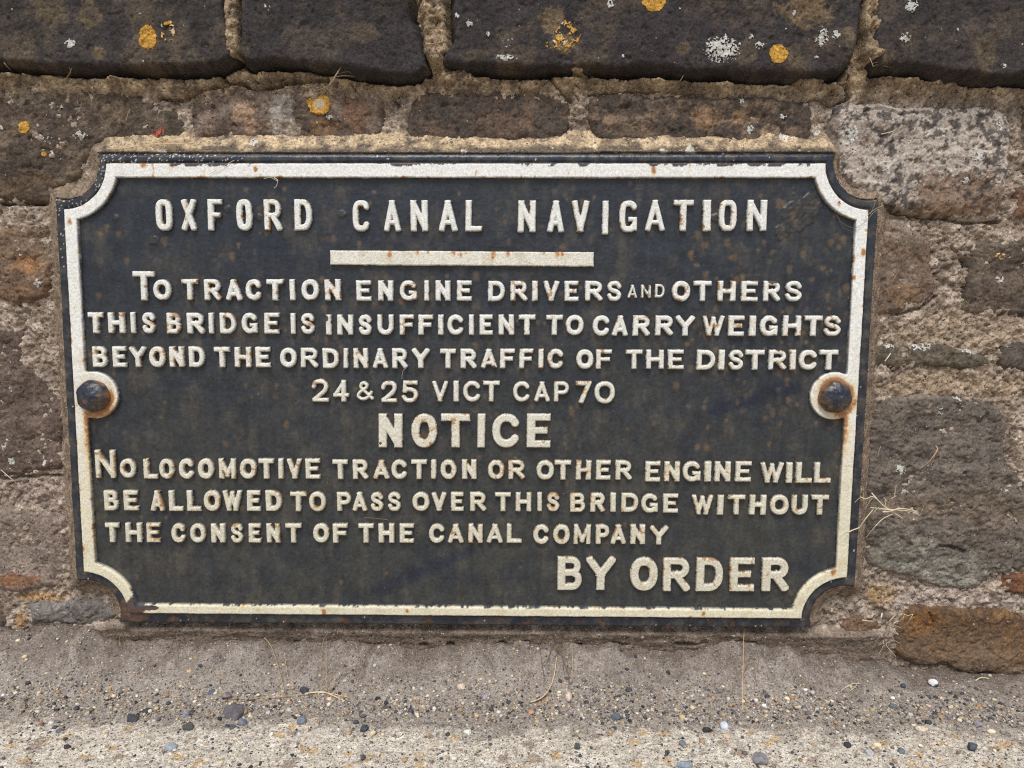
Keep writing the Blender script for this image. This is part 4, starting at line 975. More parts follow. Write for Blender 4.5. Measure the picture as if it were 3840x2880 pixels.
c = c * (1 + .20 * gn3)[..., None]
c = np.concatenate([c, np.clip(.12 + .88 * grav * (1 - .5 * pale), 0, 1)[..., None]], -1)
V = np.stack([X, Y, Hh], -1).reshape(-1, 3)
f = gridfaces(*X.shape, np.ones(X.shape, bool)); nV = len(V)
B = 60.0
ring = np.array([(-B, -B, 0), (B, -B, 0), (B, GY0, 0), (-B, GY0, 0), (-B, .30, 0), (GX0, GY0, 0), (GX0, .30, 0), (GX1, GY0, 0), (B, .30, 0), (GX1, .30, 0), (-B, B, 0), (B, B, 0)], float)
rf = np.array([(0, 1, 2, 3), (3, 5, 6, 4), (7, 2, 8, 9), (4, 8, 11, 10)]) + nV
cc = np.concatenate([c.reshape(-1, 4), np.tile(np.array([*lin(178, 162, 142), .3]), (12, 1))])
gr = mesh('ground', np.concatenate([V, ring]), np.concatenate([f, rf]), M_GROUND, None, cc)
tag(gr, 'pale concrete pavement with grey silt banked against the wall', 'ground', kind='structure')
def ground_z(x, y):
    i = int(np.clip((y - GY0) / GH, 0, Hh.shape[0] - 1)); j = int(np.clip((x - GX0) / GH, 0, Hh.shape[1] - 1))
    return float(Hh[i, j])
def on_ground(px, py):               # the spot of the silt seen there
    z = 0.0
    for _ in range(6):
        x, y = gndpt(np.float64(px * K), np.float64(py * K), z); z = ground_z(float(x), float(y))
    return float(x), float(y), z

# ------------------------------------------------------------------ loose stones
def ico(sub):
    import bmesh
    bm = bmesh.new(); bmesh.ops.create_icosphere(bm, subdivisions=sub, radius=1)
    v = np.array([q.co[:] for q in bm.verts]); f = np.array([[q.index for q in t.verts] for t in bm.faces]); bm.free()
    return v, f
def rotm(g):
    q = g.normal(size=4); q /= np.linalg.norm(q); a, b, c_, d = q
    return np.array([[1 - 2 * (c_ * c_ + d * d), 2 * (b * c_ - d * a), 2 * (b * d + c_ * a)], [2 * (b * c_ + d * a), 1 - 2 * (b * b + d * d), 2 * (c_ * d - b * a)], [2 * (b * d - c_ * a), 2 * (c_ * d + b * a), 1 - 2 * (b * b + c_ * c_)]])
IV, IF = ico(1)
gg = np.random.default_rng(99)
Vs, Fs, Cs = [], [], []; off = 0
GP = np.array([lin(*q) for q in ((70, 70, 74), (120, 112, 106), (134, 126, 118), (176, 168, 156), (190, 180, 164), (150, 140, 130), (206, 196, 176), (110, 104, 100), (58, 60, 66), (72, 74, 80), (86, 86, 88), (204, 186, 152), (214, 200, 172), (190, 164, 124), (168, 140, 112), (196, 190, 182), (140, 122, 104), (110, 100, 96), (48, 48, 52), (172, 142, 108))])
cnt = 0
while cnt < 11000:
    x = gg.uniform(-.62, .74); d = gg.uniform(.012, .27)
    dens = .12 + .9 * float(np.exp(-((d - .100) / .032) ** 2)) if d < .135 else .26
    if d < .055: dens = .07
    dens *= .55 + .45 * float(np.clip(1 + 1.3 * gnoise(np.array([x * 14.]), np.array([d * 20.]), 77)[0], 0, 2))
    if gg.random() > dens: continue
    s = .0007 + .0010 * gg.gamma(1.2, .6)
    s = min(s, .0042)
    if d > .13: s *= .85
    sc = np.array([1, gg.uniform(.65, 1), gg.uniform(.5, .85)]) * s
    v = IV * (1 + gg.uniform(-.20, .20, (len(IV), 1))) @ rotm(gg).T * sc @ np.array([[math.cos(q_ := gg.uniform(0, 6.28)), math.sin(q_), 0], [-math.sin(q_), math.cos(q_), 0], [0, 0, 1]])
    z = ground_z(x, -d) + sc[2] * gg.uniform(-.15, .5)
    v = v + np.array([x, -d, z])
    col_ = GP[int(gg.integers(0, len(GP)))] * gg.uniform(.8, 1.15)
    Vs.append(v); Fs.append(IF + off); Cs.append(np.tile(col_, (len(v), 1))); off += len(v); cnt += 1
gv = mesh('gravel', np.concatenate(Vs), np.concatenate(Fs), M_PEB, None, np.concatenate(Cs), smooth=True)
tag(gv, 'fine mixed gravel of cream, tan and slate grains scattered over the silt', 'gravel', kind='stuff')

IV3, IF3 = ico(3)
def pebble(px, py, w, hh, colr, label, ang=0.35, seed=0, col2=None, spec=.0, name='pebble', cat='pebble'):
    g = np.random.default_rng(seed * 13 + 5)
    x, y, z = on_ground(px, py + hh * .3)
    a = w * MM * .5; bz = hh * MM * .5 * .95; by = bz * 1.1
    d = IV3.copy()
    # planes shave the ball down to facets: the angular ones get deep cuts
    rad = np.ones(len(d)); ang_ = float(ang)
    for k in range(int(16 - 5 * ang_)):
        n = g.normal(size=3); n /= np.linalg.norm(n); c_ = g.uniform(1.0 - .62 * ang_, 1.02 - .25 * ang_)
        dn = d @ n; rad = np.where(dn > 1e-3, np.minimum(rad, c_ / np.maximum(dn, 1e-3)), rad)
    v = d * rad[:, None]
    v = v / np.abs(v).max(0)
    nn = fbm(d[:, 0] * 1.0 + d[:, 2] * .6, d[:, 1] + d[:, 2] * .7, .6, 4, seed + 40, .6)
    v = v * (1 + .035 * nn)[:, None] * np.array([a, by, bz])
    v = v + np.array([x, y, z + bz * .40])
    cb = lin(*colr) * 1.12; cb = .8 * cb + .2 * cb.mean(); cN = mix(np.broadcast_to(cb, (len(v), 3)), cb * .7, sstep(0, .5, nn))
    if col2: cN = mix(cN, lin(*col2), sstep(.15, .3, d[:, 2] - .3 * d[:, 0] + .5 * nn))
    n5 = hrand(np.arange(len(v)), np.zeros(len(v), np.int64), seed); cN = cN * (.9 + .2 * n5)[:, None]
    o = mesh(name, v, IF3, M_PEB, None, cN, smooth=ang < .45, origin=(x, y, z))
    tag(o, label, cat, 'loose stones on the ground below the sign')

PB = [
    (508, 1537, 54, 38, (94, 88, 90), 'large angular purple-grey stone, biggest of the loose stones, left of centre', .9),
    (489, 1500, 24, 22, (128, 112, 108), 'mauve-brown chip lying just behind the large angular stone', .7),
    (458, 1494, 19, 15, (82, 90, 104), 'slate-blue pebble left of the mauve-brown chip', .5),
    (523, 1558, 19, 17, (110, 116, 128), 'blue-grey pebble in front of the large angular stone', .5),
    (503, 1569, 17, 14, (84, 84, 92), 'dark grey chip at the lower front of the large angular stone', .7),
    (286, 1548, 26, 22, (66, 68, 72), 'dark slate chip at the gravel edge, well left of the large stone', .8),
    (318, 1533, 20, 14, (58, 60, 66), 'black slate sliver right of the dark slate chip on the left', .8),
    (408, 1567, 26, 18, (80, 78, 72), 'dark olive-grey pebble at the edge of the pale concrete', .5),
    (402, 1540, 16, 18, (128, 130, 140), 'pale blue-grey chip behind the dark olive-grey pebble', .6),
    (370, 1613, 25, 19, (142, 150, 154), 'smooth pale blue-grey pebble alone on the pale concrete', .2),
    (129, 1578, 16, 11, (84, 94, 106), 'small blue-grey pebble far left on the pale concrete', .3),
    (145, 1612, 15, 11, (60, 56, 56), 'small blackish pebble below the far left blue-grey one', .5),
    (89, 1562, 10, 8, (172, 108, 90), 'tiny brick-red pebble far left beside a white one', .3),
    (110, 1560, 12, 8, (206, 200, 194), 'small white-grey pebble beside the tiny brick-red one', .4),
    (6, 1491, 7, 7, (232, 230, 226), 'tiny white pebble at the left edge of the photo', .2),
    (652, 1555, 20, 18, (104, 112, 126), 'blue-grey pebble right of the large angular stone', .5),
    (657, 1476, 20, 18, (64, 68, 78), 'dark slate pebble on the bare silt below the long straw', .6),
    (712, 1509, 15, 9, (212, 182, 138), 'oval cream-orange pebble on the gravel left of centre', .15),
    (587, 1585, 10, 9, (228, 222, 206), 'small white cube-shaped stone at the concrete edge', .8),
    (535, 1597, 16, 12, (164, 156, 154), 'pale grey chip on concrete beneath the large stone', .7),
    (1228, 1498, 16, 24, (206, 178, 158), 'pinkish half-moon flake standing on edge under the centre of the sign', .3),
    (1011, 1578, 18, 13, (216, 214, 200), 'white triangular chip near the concrete edge, below centre', .9),
    (997, 1477, 22, 16, (206, 180, 156), 'peach angular stone on the silt below the centre', .8),
    (1048, 1463, 14, 15, (156, 146, 158), 'lilac-grey chip right of the peach angular stone', .7),
    (1147, 1536, 16, 14, (170, 128, 88), 'rusty tan flat pebble left of the half-moon flake', .5),
    (1246, 1610, 14, 18, (72, 82, 84), 'green-black squarish stone on the pale concrete below centre', .8),
    (784, 1636, 11, 13, (72, 82, 102), 'small dark blue chip low on the concrete, left of centre', .7),
    (787, 1572, 18, 16, (62, 68, 76), 'dark blue-black stone at the gravel edge, left of centre', .7),
    (1099, 1515, 12, 10, (70, 66, 66), 'small dark brown-black pebble behind the tan flat one', .4),
    (1358, 1471, 17, 15, (68, 70, 78), 'dark slate pebble on the silt beneath the word ORDER', .6),
    (1330, 1547, 22, 20, (86, 96, 104), 'grey-blue stone in a dark cluster right of centre', .6),
    (1564, 1566, 19, 19, (196, 202, 214), 'round bluish-white pebble at the gravel edge, right of centre', .25),
    (1530, 1573, 24, 15, (52, 56, 54), 'black-green angular stone left of the bluish-white pebble', .7),
    (1641, 1639, 32, 25, (122, 118, 120), 'rough grey lump on the pale concrete, right of centre', .5),
    (1479, 1651, 32, 15, (126, 138, 150), 'flat blue-grey stone at the bottom edge of the photo', .3),
    (1474, 1604, 15, 14, (98, 112, 130), 'small slate-blue pebble above the flat blue-grey stone', .4),
    (2016, 1474, 22, 20, (60, 60, 64), 'black stone with a white cap below the rusty orange block', .5),
    (1951, 1481, 12, 12, (62, 70, 82), 'small dark blue pebble left of the white-capped black stone', .2),
    (1652, 1477, 11, 9, (226, 228, 232), 'small bright white pebble on the silt right of the standing straw', .4),
    (1740, 1489, 10, 6, (230, 228, 222), 'flat white flake between the brown-orange and cream pebbles and the straws', .3),
    (1700, 1508, 14, 10, (220, 200, 170), 'oval cream pebble right of centre on the gravel', .1),
    (1710, 1491, 15, 9, (160, 116, 84), 'brown-orange oval pebble just above the cream one', .2),
    (1830, 1607, 16, 13, (54, 54, 58), 'black rounded pebble on the pale concrete at right', .4),
    (1894, 1608, 17, 10, (222, 198, 150), 'yellow-cream oval pebble right of the black rounded one', .15),
    (1877, 1625, 18, 15, (166, 164, 162), 'pale grey pebble below the yellow-cream one', .4),
    (1929, 1525, 18, 14, (96, 104, 104), 'grey-green pebble on the gravel below the rusty block', .3),
    (1928, 1507, 10, 8, (226, 226, 226), 'small white chip just behind the grey-green pebble', .5),
    (2099, 1612, 20, 23, (72, 80, 90), 'tall dark slate stone at the lower right corner', .8),
    (1989, 1573, 24, 14, (204, 184, 156), 'pale tan flat pebble on the gravel at lower right', .3),
    (2112, 1561, 19, 14, (132, 126, 136), 'mauve-grey pebble near the right edge', .5),
    (1947, 1621, 14, 13, (96, 106, 112), 'green-grey pebble on the concrete right of the pale grey one', .3),
    (1570, 1590, 14, 9, (210, 170, 138), 'small peach pebble below the round bluish-white one', .2),
    (2141, 1579, 18, 11, (216, 196, 164), 'cream oval pebble left of the right edge', .15),
]
for k, q in enumerate(PB):
    pebble(q[0], q[1], q[2], q[3], q[4], q[5], q[6], k + 1, (228, 228, 228) if 'white cap' in q[5] else None)

# ------------------------------------------------------------------ dry grass, straws, leaves
def sp3(path):
    p = [path[0]] + list(path) + [path[-1]]; r = []
    for i in range(1, len(p) - 2):
        a, b, c_, d = (np.array(q, float) for q in p[i - 1:i + 3])
        for k in range(6):
            t = k / 6; r.append(.5 * (2 * b + (c_ - a) * t + (2 * a - 5 * b + 4 * c_ - d) * t * t + (3 * b - a - 3 * c_ + d) * t ** 3))
    r.append(np.array(path[-1], float)); return r
def straw(name, stalks, label, cat, group=None, col=(204, 190, 160), thick=.92):
    """stalks: list of (list of 3-D points, root radius, tip radius[, colour])"""
    Vs, Fs, Cs = [], [], []; off = 0
    for q in stalks:
        path, a, b = q[0], q[1], q[2]; cl = q[3] if len(q) > 3 else col
        path = np.array(sp3(path)); V, f = tube2(path, a * thick, b * thick)
        cc = np.tile(lin(*cl) * random.uniform(.8, 1.15), (len(V), 1))
        Vs.append(V); Fs.append(f + off); Cs.append(cc); off += len(V)
    o = mesh(name, np.concatenate(Vs), np.concatenate(Fs), M_STRAW, None, np.concatenate(Cs), origin=tuple(np.concatenate(Vs).mean(0)))
    tag(o, label, cat, group); return o
def tube2(p, r0, r1, n=5):
    T = np.gradient(p, axis=0); T /= np.linalg.norm(T, axis=1)[:, None] + 1e-12
    A = np.cross(T, np.array([.31, -.85, .42])); A /= np.linalg.norm(A, axis=1)[:, None] + 1e-9; Bn = np.cross(T, A)
    th = np.linspace(0, 2 * np.pi, n, endpoint=False); rr = np.linspace(r0, r1, len(p))
    V = p[:, None] + rr[:, None, None] * (np.cos(th)[None, :, None] * A[:, None] + .75 * np.sin(th)[None, :, None] * Bn[:, None])
    idx = np.arange(len(p) * n).reshape(len(p), n); nx = np.roll(idx, -1, 1)
    return V.reshape(-1, 3), np.stack([idx[:-1], nx[:-1], nx[1:], idx[1:]], -1).reshape(-1, 4)
def W3(px, py, out):
    x, z = P(px, py, out); return (float(x), -out, float(z))
def G3(px, py, lift=.0008):
    x, y, z = on_ground(px, py); return (x, y, z + lift)
S = .00042
GR = 'bits of dry grass caught in the wall and on the ground'
rt = 1382; k_ = .375
def q8(x, y, o): return W3(1382 + x * .375, 806 + y * .375, o)
straw('dry_grass_tuft', [
    ([q8(1335, 690, .028), q8(1400, 760, .040), q8(1460, 800, .044), q8(1512, 835, .046)], .0008, .0003), ([q8(1330, 775, .03), q8(1420, 785, .046), q8(1500, 790, .046), q8(1592, 798, .040)], .0009, .0004),
    ([q8(1445, 800, .046), q8(1500, 780, .046), q8(1585, 792, .042)], .0008, .0004), ([q8(1400, 800, .044), q8(1460, 790, .048), q8(1495, 775, .05)], .0011, .0005),
    ([q8(1260, 705, .026), q8(1300, 725, .036), q8(1345, 712, .036), q8(1400, 760, .040)], .0005, .0004), ([q8(1240, 745, .034), q8(1262, 722, .036), q8(1290, 715, .036)], .0003, .0002),
    ([q8(1305, 945, .030), q8(1350, 890, .046), q8(1400, 840, .048), q8(1455, 812, .046)], .0006, .0003), ([q8(1265, 890, .040), q8(1300, 840, .044), q8(1345, 785, .040)], .0006, .0005),
    ([q8(1195, 920, .042), q8(1225, 905, .044), q8(1265, 890, .042)], .0009, .0004), ([q8(1150, 945, .040), q8(1200, 915, .043), q8(1258, 896, .042)], .0003, .0002),
    ([q8(1465, 715, .048), q8(1470, 690, .05), q8(1472, 655, .052)], .0006, .0004), ([q8(1450, 722, .046), q8(1478, 706, .05)], .0007, .0005), ([q8(1348, 830, .034), q8(1350, 800, .038), q8(1380, 770, .04)], .0004, .0003),
    ([q8(1300, 780, .03), q8(1320, 745, .034), q8(1340, 720, .036)], .0004, .0003), ([q8(1290, 690, .026), q8(1285, 740, .03), q8(1295, 790, .03)], .0005, .0003, (140, 118, 92)), ([q8(1270, 720, .027), q8(1310, 760, .03), q8(1330, 700, .03)], .0004, .0003, (140, 118, 92)),
    ([q8(1410, 770, .044), q8(1418, 735, .046), q8(1405, 715, .046)], .0005, .0003), ([q8(1608, 825, .03), q8(1625, 795, .034), q8(1636, 765, .036)], .0003, .0002)],
    'tuft of pale dry grass sticking out beside the right edge of the sign', 'dry grass', GR, thick=1.2)
straw('twig', [([q8(1615, 548, .030), q8(1660, 515, .034), q8(1690, 480, .036), q8(1715, 440, .034), q8(1705, 420, .03)], .0004, .0012, (186, 158, 132)), ([q8(1678, 530, .03), q8(1690, 495, .034), q8(1700, 470, .035)], .0009, .0007, (170, 140, 116))],
      'small forked pale twig stuck on the dark stone right of the sign', 'twig')
straw('dry_grass_stalk', [([q8(1370, 480, .026), q8(1378, 450, .03), q8(1388, 420, .03)], .0004, .0003)], 'tiny upright straw on the stone just above the tuft beside the sign', 'dry grass', GR)
straw('dry_grass_stalk', [([W3(1912, 780, .024), W3(1918, 772, .026), W3(1924, 763, .025)], .0010, .0007, (226, 220, 208))], 'short white straw lying on the dark flat stone right of the sign', 'dry grass', GR)
straw('dry_grass_stalk', [([W3(1903, 290 , .03), W3(1925, 285, .031), W3(1932, 282, .03)], .0006, .0004, (210, 192, 150))], 'short bent straw on the pale blotched stone', 'dry grass', GR)
# ledge on top of the sign, red leaf scraps
def q1(x, y, o): return W3(x * .5, y * .5, o)
straw('dry_grass_stalk', [([q1(575, 632, .036), q1(680, 622, .030), q1(760, 622, .028), q1(840, 617, .028)], .0005, .0008, (204, 178, 132)), ([q1(490, 645, .032), q1(620, 628, .030), q1(720, 605, .027)], .0006, .0004, (198, 174, 130)), ([q1(660, 612, .03), q1(720, 600, .027), q1(775, 606, .027)], .0007, .0004, (206, 184, 140))],
      'straws lying along the sandy top edge of the sign near its upper left corner', 'dry grass', GR)
def leaf(pts, fold, colr, label, name='leaf'):
    Vs, Fs, off = [], [], 0
    for (cx, cy, o, ln, wd, ang, tilt) in pts:
        u = np.linspace(-1, 1, 9); v = np.linspace(-1, 1, 5); U, Vv = np.meshgrid(u, v)
        a = math.radians(ang); half = wd * (1 - np.abs(U) ** 1.8)
        lx = U * ln; lz = Vv * half; ly = fold * np.abs(Vv) * half + .25 * ln * U ** 2 + tilt * lz
        x0, y0, z0 = W3(cx, cy, o)
        px = x0 + lx * math.cos(a) - lz * math.sin(a); pz = z0 + lx * math.sin(a) + lz * math.cos(a); py = y0 - ly
        for s_ in (0, .0003):
            Vs.append(np.stack([px, py - s_, pz], -1).reshape(-1, 3)); f = gridfaces(5, 9, np.ones((5, 9), bool)); Fs.append((f if s_ else f[:, ::-1]) + off); off += 45
    V = np.concatenate(Vs); o = mesh(name, V, np.concatenate(Fs), M_STRAW, None, np.tile(lin(*colr), (len(V), 1)), origin=tuple(V.mean(0)))
    tag(o, label, 'leaf')
leaf([(334, 288, .030, .0045, .0028, 20, .3), (344, 285, .032, .0060, .0030, 55, -.2), (351, 282, .031, .0050, .0024, 95, .2), (340, 293, .031, .0050, .0026, -25, .4)], .5, (158, 92, 74), 'curled red-brown dead leaf resting above the upper left corner of the sign')
leaf([(1812, 437, .0352, .0022, .0010, 40, .1), (1814, 439, .0352, .0018, .0008, -60, .1)], .3, (188, 84, 60), 'tiny red leaf scrap stuck on the white border at the upper right corner', 'leaf_scrap')
straw('dry_grass_tuft', [([W3(1868, 470, .036), W3(1890, 452, .040), W3(1908, 444, .042)], .0004, .0003, (176, 158, 128)), ([W3(1880, 462, .036), W3(1890, 440, .042), W3(1886, 430, .044)], .0004, .0003, (176, 158, 128)), ([W3(1874, 478, .036), W3(1884, 462, .04), W3(1904, 446, .04)], .0003, .0002, (176, 158, 128)),
    ([W3(1808, 462, .030), W3(1816, 478, .032), W3(1830, 488, .034), W3(1850, 492, .036), W3(1872, 476, .037)], .0003, .0003, (120, 104, 84)), ([W3(1806, 464, .030), W3(1822, 492, .031), W3(1842, 500, .031)], .0003, .0002, (120, 104, 84))],
    'wisps of thin dry grass caught on the upper right corner of the sign', 'dry grass', GR)
straw('dry_grass_stalk', [([W3(592, 384, .036), W3(600, 390, .037), W3(597, 402, .034), W3(592, 406, .031)], .0005, .0004, (206, 196, 176)), ([W3(570, 386, .036), W3(585, 384, .038), W3(600, 392, .036)], .0003, .0003, (206, 196, 176))], 'short curly pale straw hanging from the lower side of the top border', 'dry grass', GR)
straw('dry_grass_stalk', [([W3(452, 376, .035), W3(480, 360, .036), W3(506, 346, .034)], .0003, .0003, (196, 178, 146))], 'thin straw lying slanted across the white top border', 'dry grass', GR)
straw('dry_grass_stalk', [([W3(868, 818, .031), W3(870, 802, .034), W3(876, 796, .034)], .00022, .0002, (216, 206, 180))], 'hair-thin straw between the third text line and the number 25', 'dry grass', GR)
straw('dry_grass_stalk', [([W3(788, 1118, .0305), W3(815, 1120, .031), W3(838, 1123, .0305)], .0004, .0003, (150, 98, 62))], 'thin rusty straw stuck under the word PASS', 'dry grass', GR)
straw('dry_grass_tuft', [([q1(1345, 400, .02), q1(1420, 370, .036), q1(1450, 330, .036), q1(1475, 285, .034)], .0005, .0007, (150, 130, 104)), ([q1(1400, 400, .02), q1(1440, 340, .036), q1(1465, 300, .034)], .0006, .0004, (168, 148, 118)), ([q1(1430, 335, .034), q1(1480, 328, .036), q1(1535, 330, .03)], .0005, .0003, (138, 120, 96)), ([q1(1390, 365, .03), q1(1415, 385, .03), q1(1440, 412, .026)], .0004, .0003, (168, 148, 118)), ([q1(1455, 320, .03), q1(1500, 310, .034), q1(1520, 318, .03)], .0004, .0003, (138, 120, 96))],
      'brown dry grass hanging from the crack under the second coping stone', 'dry grass', GR)
straw('dry_grass_tuft', [([q1(288, 335, .018), q1(303, 310, .026), q1(318, 280, .028)], .0004, .0003, (168, 148, 116)), ([q1(290, 335, .018), q1(305, 315, .026), q1(300, 290, .028)], .0003, .0003, (168, 148, 116))],
      'two thin dry blades in the gap under the leftmost coping stone', 'dry grass', GR)
straw('dry_grass_stalk', [([q1(10, 258, .03), q1(25, 280, .03), q1(45, 302, .022)], .0006, .0004, (190, 172, 140))], 'pale blade slanting across the top gap at the far left of the wall', 'dry grass', GR)
straw('dry_grass_stalk', [([q1(545, 520, .02), q1(552, 495, .024), q1(562, 470, .024)], .0004, .0003, (176, 156, 122))], 'short straw on the stone above the upper left corner of the sign', 'dry grass', GR)
straw('dry_grass_stalk', [([W3(2, 1015, .02), W3(22, 1032, .03), W3(43, 1050, .022)], .0006, .0003, (204, 192, 170))], 'pale straw at the left edge of the wall beside the word LOCOMOTIVE', 'dry grass', GR)
def r2_(x, y, o): return W3(1106 + x * .5, y * .5, o)
straw('dry_grass_stalk', [([r2_(722, 355, .02), r2_(735, 335, .024), r2_(748, 310, .024)], .0005, .0003)], 'short straw in the mortar under the third coping stone', 'dry grass', GR)
straw('dry_grass_tuft', [([r2_(1560, 285, .03), r2_(1552, 265, .036), r2_(1545, 248, .036)], .0008, .0004, (200, 184, 156)), ([r2_(1560, 290, .03), r2_(1580, 280, .034), r2_(1640, 292, .03)], .0003, .0002, (180, 164, 140)), ([r2_(1555, 275, .032), r2_(1590, 268, .036), r2_(1620, 285, .03)], .0003, .0002, (180, 164, 140))], 'wisp of dry grass in the joint between the two right coping stones', 'dry grass', GR)
# at the foot of the wall
def q9(x, y, l=.0010): return G3(x * .3385, 1210 + y * .3385, l)
def q10(x, y, l=.0010): return G3(691 + x * .3385, 1210 + y * .3385, l)
def q11(x, y, l=.0010): return G3(1382 + x * .375, 1210 + y * .375, l)
straw('dry_grass_stalk', [([q9(1450, 695, .0012), q9(1600, 690, .0015), q9(1800, 682, .002), q9(1940, 672, .002)], .0003, .0005, (190, 160, 122)), ([q9(1940, 672, .002), q9(2060, 688, .002), q9(2200, 704, .0015)], .0013, .0009, (206, 184, 148)), ([q9(1945, 668, .003), q9(2080, 680, .003), q9(2230, 690, .002)], .0006, .0005, (206, 184, 148))],
      'long pale straw lying on the silt under the lower left part of the sign', 'dry grass', GR)
straw('dry_grass_tuft', [([q10(60, 680, .002), q10(150, 630, .012), q10(230, 590, .014), q10(320, 560, .006)], .0007, .0004, (140, 116, 92)), ([q10(5, 640, .002), q10(60, 632, .012), q10(140, 655, .012), q10(180, 690, .003)], .0004, .0003, (170, 146, 114)), ([q10(230, 680, .002), q10(255, 640, .01), q10(300, 560, .004)], .0004, .0003, (150, 126, 98)),
    ([q10(0, 600, .004), q10(20, 570, .012), q10(40, 545, .012)], .0003, .0003, (160, 138, 108)), ([q10(38, 655, .002), q10(40, 600, .012), q10(42, 545, .010)], .0004, .0003, (170, 146, 112)), ([q10(130, 610, .004), q10(230, 600, .014), q10(350, 540, .006)], .0005, .0004, (120, 100, 80)), ([q10(200, 660, .003), q10(260, 610, .012), q10(380, 520, .006)], .0004, .0003, (112, 92, 74))],
      'brown dead grass roots at the foot of the sign left of centre', 'dry grass', GR)
straw('dry_grass_stalk', [([q9(1690, 515, .004), q9(1740, 560, .010), q9(1800, 620, .003)], .0007, .0004, (170, 146, 112)), ([q9(1815, 568, .006), q9(1830, 590, .006), q9(1850, 612, .003)], .0004, .0003, (186, 164, 130))], 'bent straw leaning down the silt bank under the lower left of the sign', 'dry grass', GR)
straw('dry_grass_tuft', [([q10(1345, 733, .001), q10(1430, 705, .006), q10(1490, 655, .008), q10(1510, 615, .008)], .0008, .0006, (196, 168, 128)), ([q10(1250, 690, .002), q10(1340, 640, .012), q10(1420, 590, .010)], .0003, .0003, (140, 118, 92)), ([q10(1450, 600, .004), q10(1520, 560, .014), q10(1560, 620, .006)], .0005, .0003, (110, 92, 74)), ([q10(1400, 560, .006), q10(1480, 540, .016), q10(1600, 640, .004)], .0005, .0003, (100, 84, 68)), ([q10(1430, 640, .003), q10(1400, 590, .012), q10(1440, 530, .006)], .0004, .0003, (104, 86, 70)),
    ([q10(1580, 690, .002), q10(1590, 630, .012), q10(1540, 540, .008)], .0004, .0003, (118, 98, 78)), ([q10(1608, 560, .008), q10(1612, 600, .010), q10(1618, 640, .003)], .0004, .0003, (180, 156, 120)), ([q10(1500, 520, .008), q10(1530, 560, .014), q10(1500, 610, .004)], .0006, .0003, (92, 76, 62)), ([q10(1470, 580, .008), q10(1540, 600, .012), q10(1590, 560, .006)], .0004, .0003, (92, 76, 62))],
    'dark matted dead grass with one pale straw under the words BY ORDER', 'dry grass', GR)
straw('dry_grass_stalk', [([q10(605, 530, .006), q10(612, 570, .010), q10(622, 618, .003)], .0004, .0003, (150, 128, 100))], 'short thin straw on the silt bank under the centre of the sign', 'dry grass', GR)
straw('dry_grass_tuft', [([q11(598, 655, .001), q11(597, 600, .014), q11(597, 480, .016)], .0006, .0004, (204, 172, 128)), ([q11(520, 600, .002), q11(570, 570, .012), q11(640, 540, .010)], .0003, .0003, (140, 116, 90)), ([q11(545, 520, .01), q11(570, 550, .014), q11(540, 590, .004)], .0003, .0003, (140, 116, 90)), ([q11(600, 560, .008), q11(650, 530, .012), q11(690, 560, .004)], .0004, .0003, (120, 98, 78)), ([q11(610, 530, .012), q11(650, 545, .012), q11(680, 590, .004)], .0003, .0003, (120, 98, 78))],
    'thin upright straw with fine roots at the foot of the wall below ORDER', 'dry grass', GR)
def w11(x, y, o): return W3(1382 + x * .375, 1210 + y * .375, o)
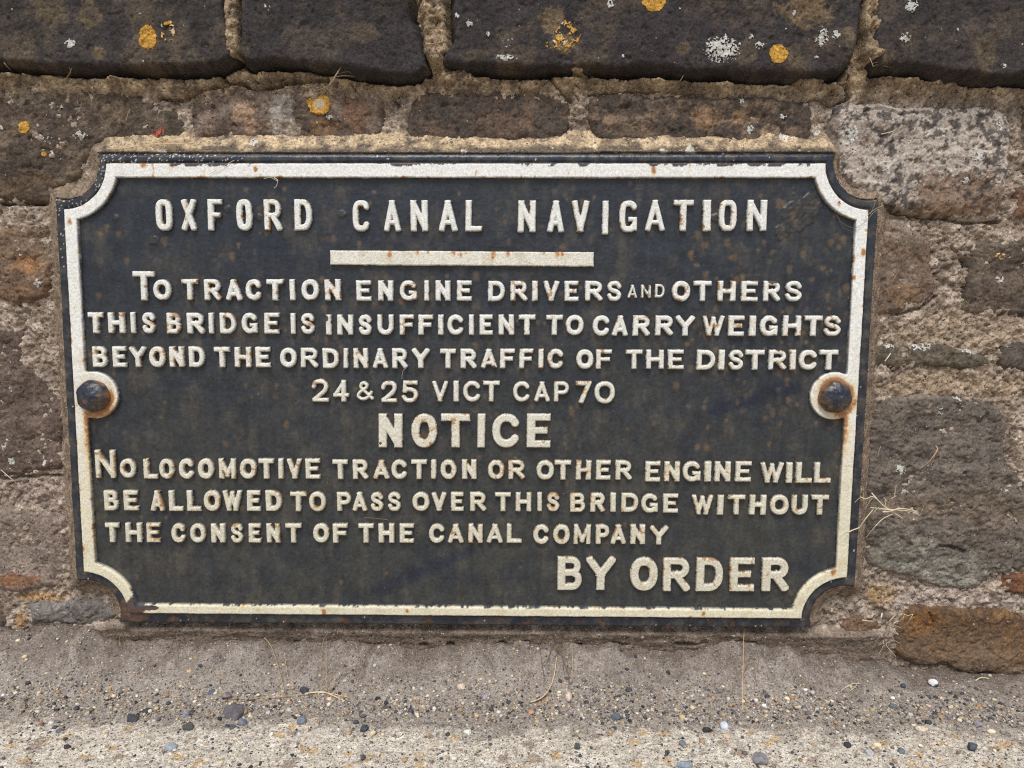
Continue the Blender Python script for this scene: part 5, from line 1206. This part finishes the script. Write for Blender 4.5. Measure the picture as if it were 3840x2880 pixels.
straw('dry_grass_tuft', [([w11(1418, 392, .030), w11(1440, 350, .042), w11(1478, 312, .036)], .0014, .0006, (176, 154, 130)), ([w11(1384, 345, .034), w11(1392, 325, .038), w11(1396, 305, .036)], .0016, .0009, (206, 198, 186)), ([w11(1280, 345, .036), w11(1312, 350, .038), w11(1345, 352, .036)], .0008, .0005, (206, 190, 162)), ([w11(1440, 380, .03), w11(1470, 378, .04), w11(1505, 390, .04)], .0004, .0003, (170, 158, 146)),
    ([w11(1500, 345, .04), w11(1520, 330, .044), w11(1522, 300, .042)], .0006, .0004, (206, 186, 150)), ([w11(1545, 360, .044), w11(1560, 335, .048), w11(1575, 310, .046)], .0006, .0004, (206, 186, 150)), ([w11(1520, 310, .044), w11(1545, 318, .048), w11(1572, 312, .046)], .0005, .0003, (206, 186, 150)), ([w11(1450, 420, .034), w11(1460, 455, .044), w11(1500, 480, .046)], .0004, .0003, (180, 160, 126)), ([w11(1405, 460, .034), w11(1400, 500, .046), w11(1380, 535, .056)], .0005, .0003, (180, 160, 126)),
    ([w11(1440, 470, .04), w11(1420, 490, .05), w11(1475, 555, .06)], .0005, .0003, (180, 160, 126)), ([w11(1400, 490, .04), w11(1340, 510, .05), w11(1300, 550, .05)], .0006, .0003, (90, 76, 62)), ([w11(1420, 480, .04), w11(1360, 500, .05), w11(1320, 520, .05)], .0006, .0003, (90, 76, 62)), ([w11(1390, 500, .044), w11(1350, 525, .05), w11(1295, 535, .05)], .0005, .0003, (90, 76, 62)), ([w11(1425, 430, .036), w11(1440, 410, .04), w11(1436, 380, .036)], .0009, .0005, (150, 126, 104)), ([w11(1445, 395, .034), w11(1470, 360, .04), w11(1500, 350, .038)], .0008, .0004, (188, 178, 164)), ([w11(1430, 365, .034), w11(1460, 340, .038), w11(1490, 335, .038)], .0006, .0004, (160, 150, 138))],
    'dead grass and leaf bits stuffed in the gap beside the rusty orange block', 'dry grass', GR)
straw('dry_grass_stalk', [([q11(1160, 725, .002), q11(1220, 722, .003), q11(1270, 715, .002)], .0005, .0004), ([q11(1212, 758, .002), q11(1235, 738, .003), q11(1262, 712, .003)], .0006, .0004), ([q11(1175, 735, .002), q11(1210, 730, .003), q11(1250, 738, .002)], .0004, .0003)], 'three crossed pale straws on the gravel in front of the small orange stone', 'dry grass', GR)
straw('dry_grass_stalk', [([q11(1933, 698, .002), q11(1965, 690, .003), q11(2008, 690, .002)], .0009, .0006, (222, 204, 164))], 'short thick cream straw on the silt at the right, below the rusty block', 'dry grass', GR)
straw('dry_grass_tuft', [([q9(720, 470, .004), q9(760, 440, .014), q9(800, 470, .010)], .0004, .0003, (140, 118, 92)), ([q9(760, 500, .003), q9(780, 450, .014), q9(820, 430, .012)], .0004, .0003, (150, 126, 98)), ([q9(800, 500, .003), q9(830, 460, .012), q9(850, 490, .004)], .0003, .0003, (170, 146, 114)), ([q9(700, 455, .006), q9(750, 470, .012), q9(770, 510, .003)], .0003, .0003, (130, 108, 84))],
    'fine brown roots below the lower left corner of the sign', 'dry grass', GR)
straw('dry_grass_stalk', [([q9(820, 487, .003), q9(840, 484, .003), q9(858, 488, .003)], .0008, .0006, (204, 190, 166))], 'short stubby pale straw beside the fine roots at lower left', 'dry grass', GR)
straw('dry_grass_stalk', [([W3(245, 1340, .03), W3(250, 1333, .034), W3(258, 1330, .03)], .0005, .0003, (190, 166, 128))], 'small curved straw on the flat grey stone at the lower left corner', 'dry grass', GR)
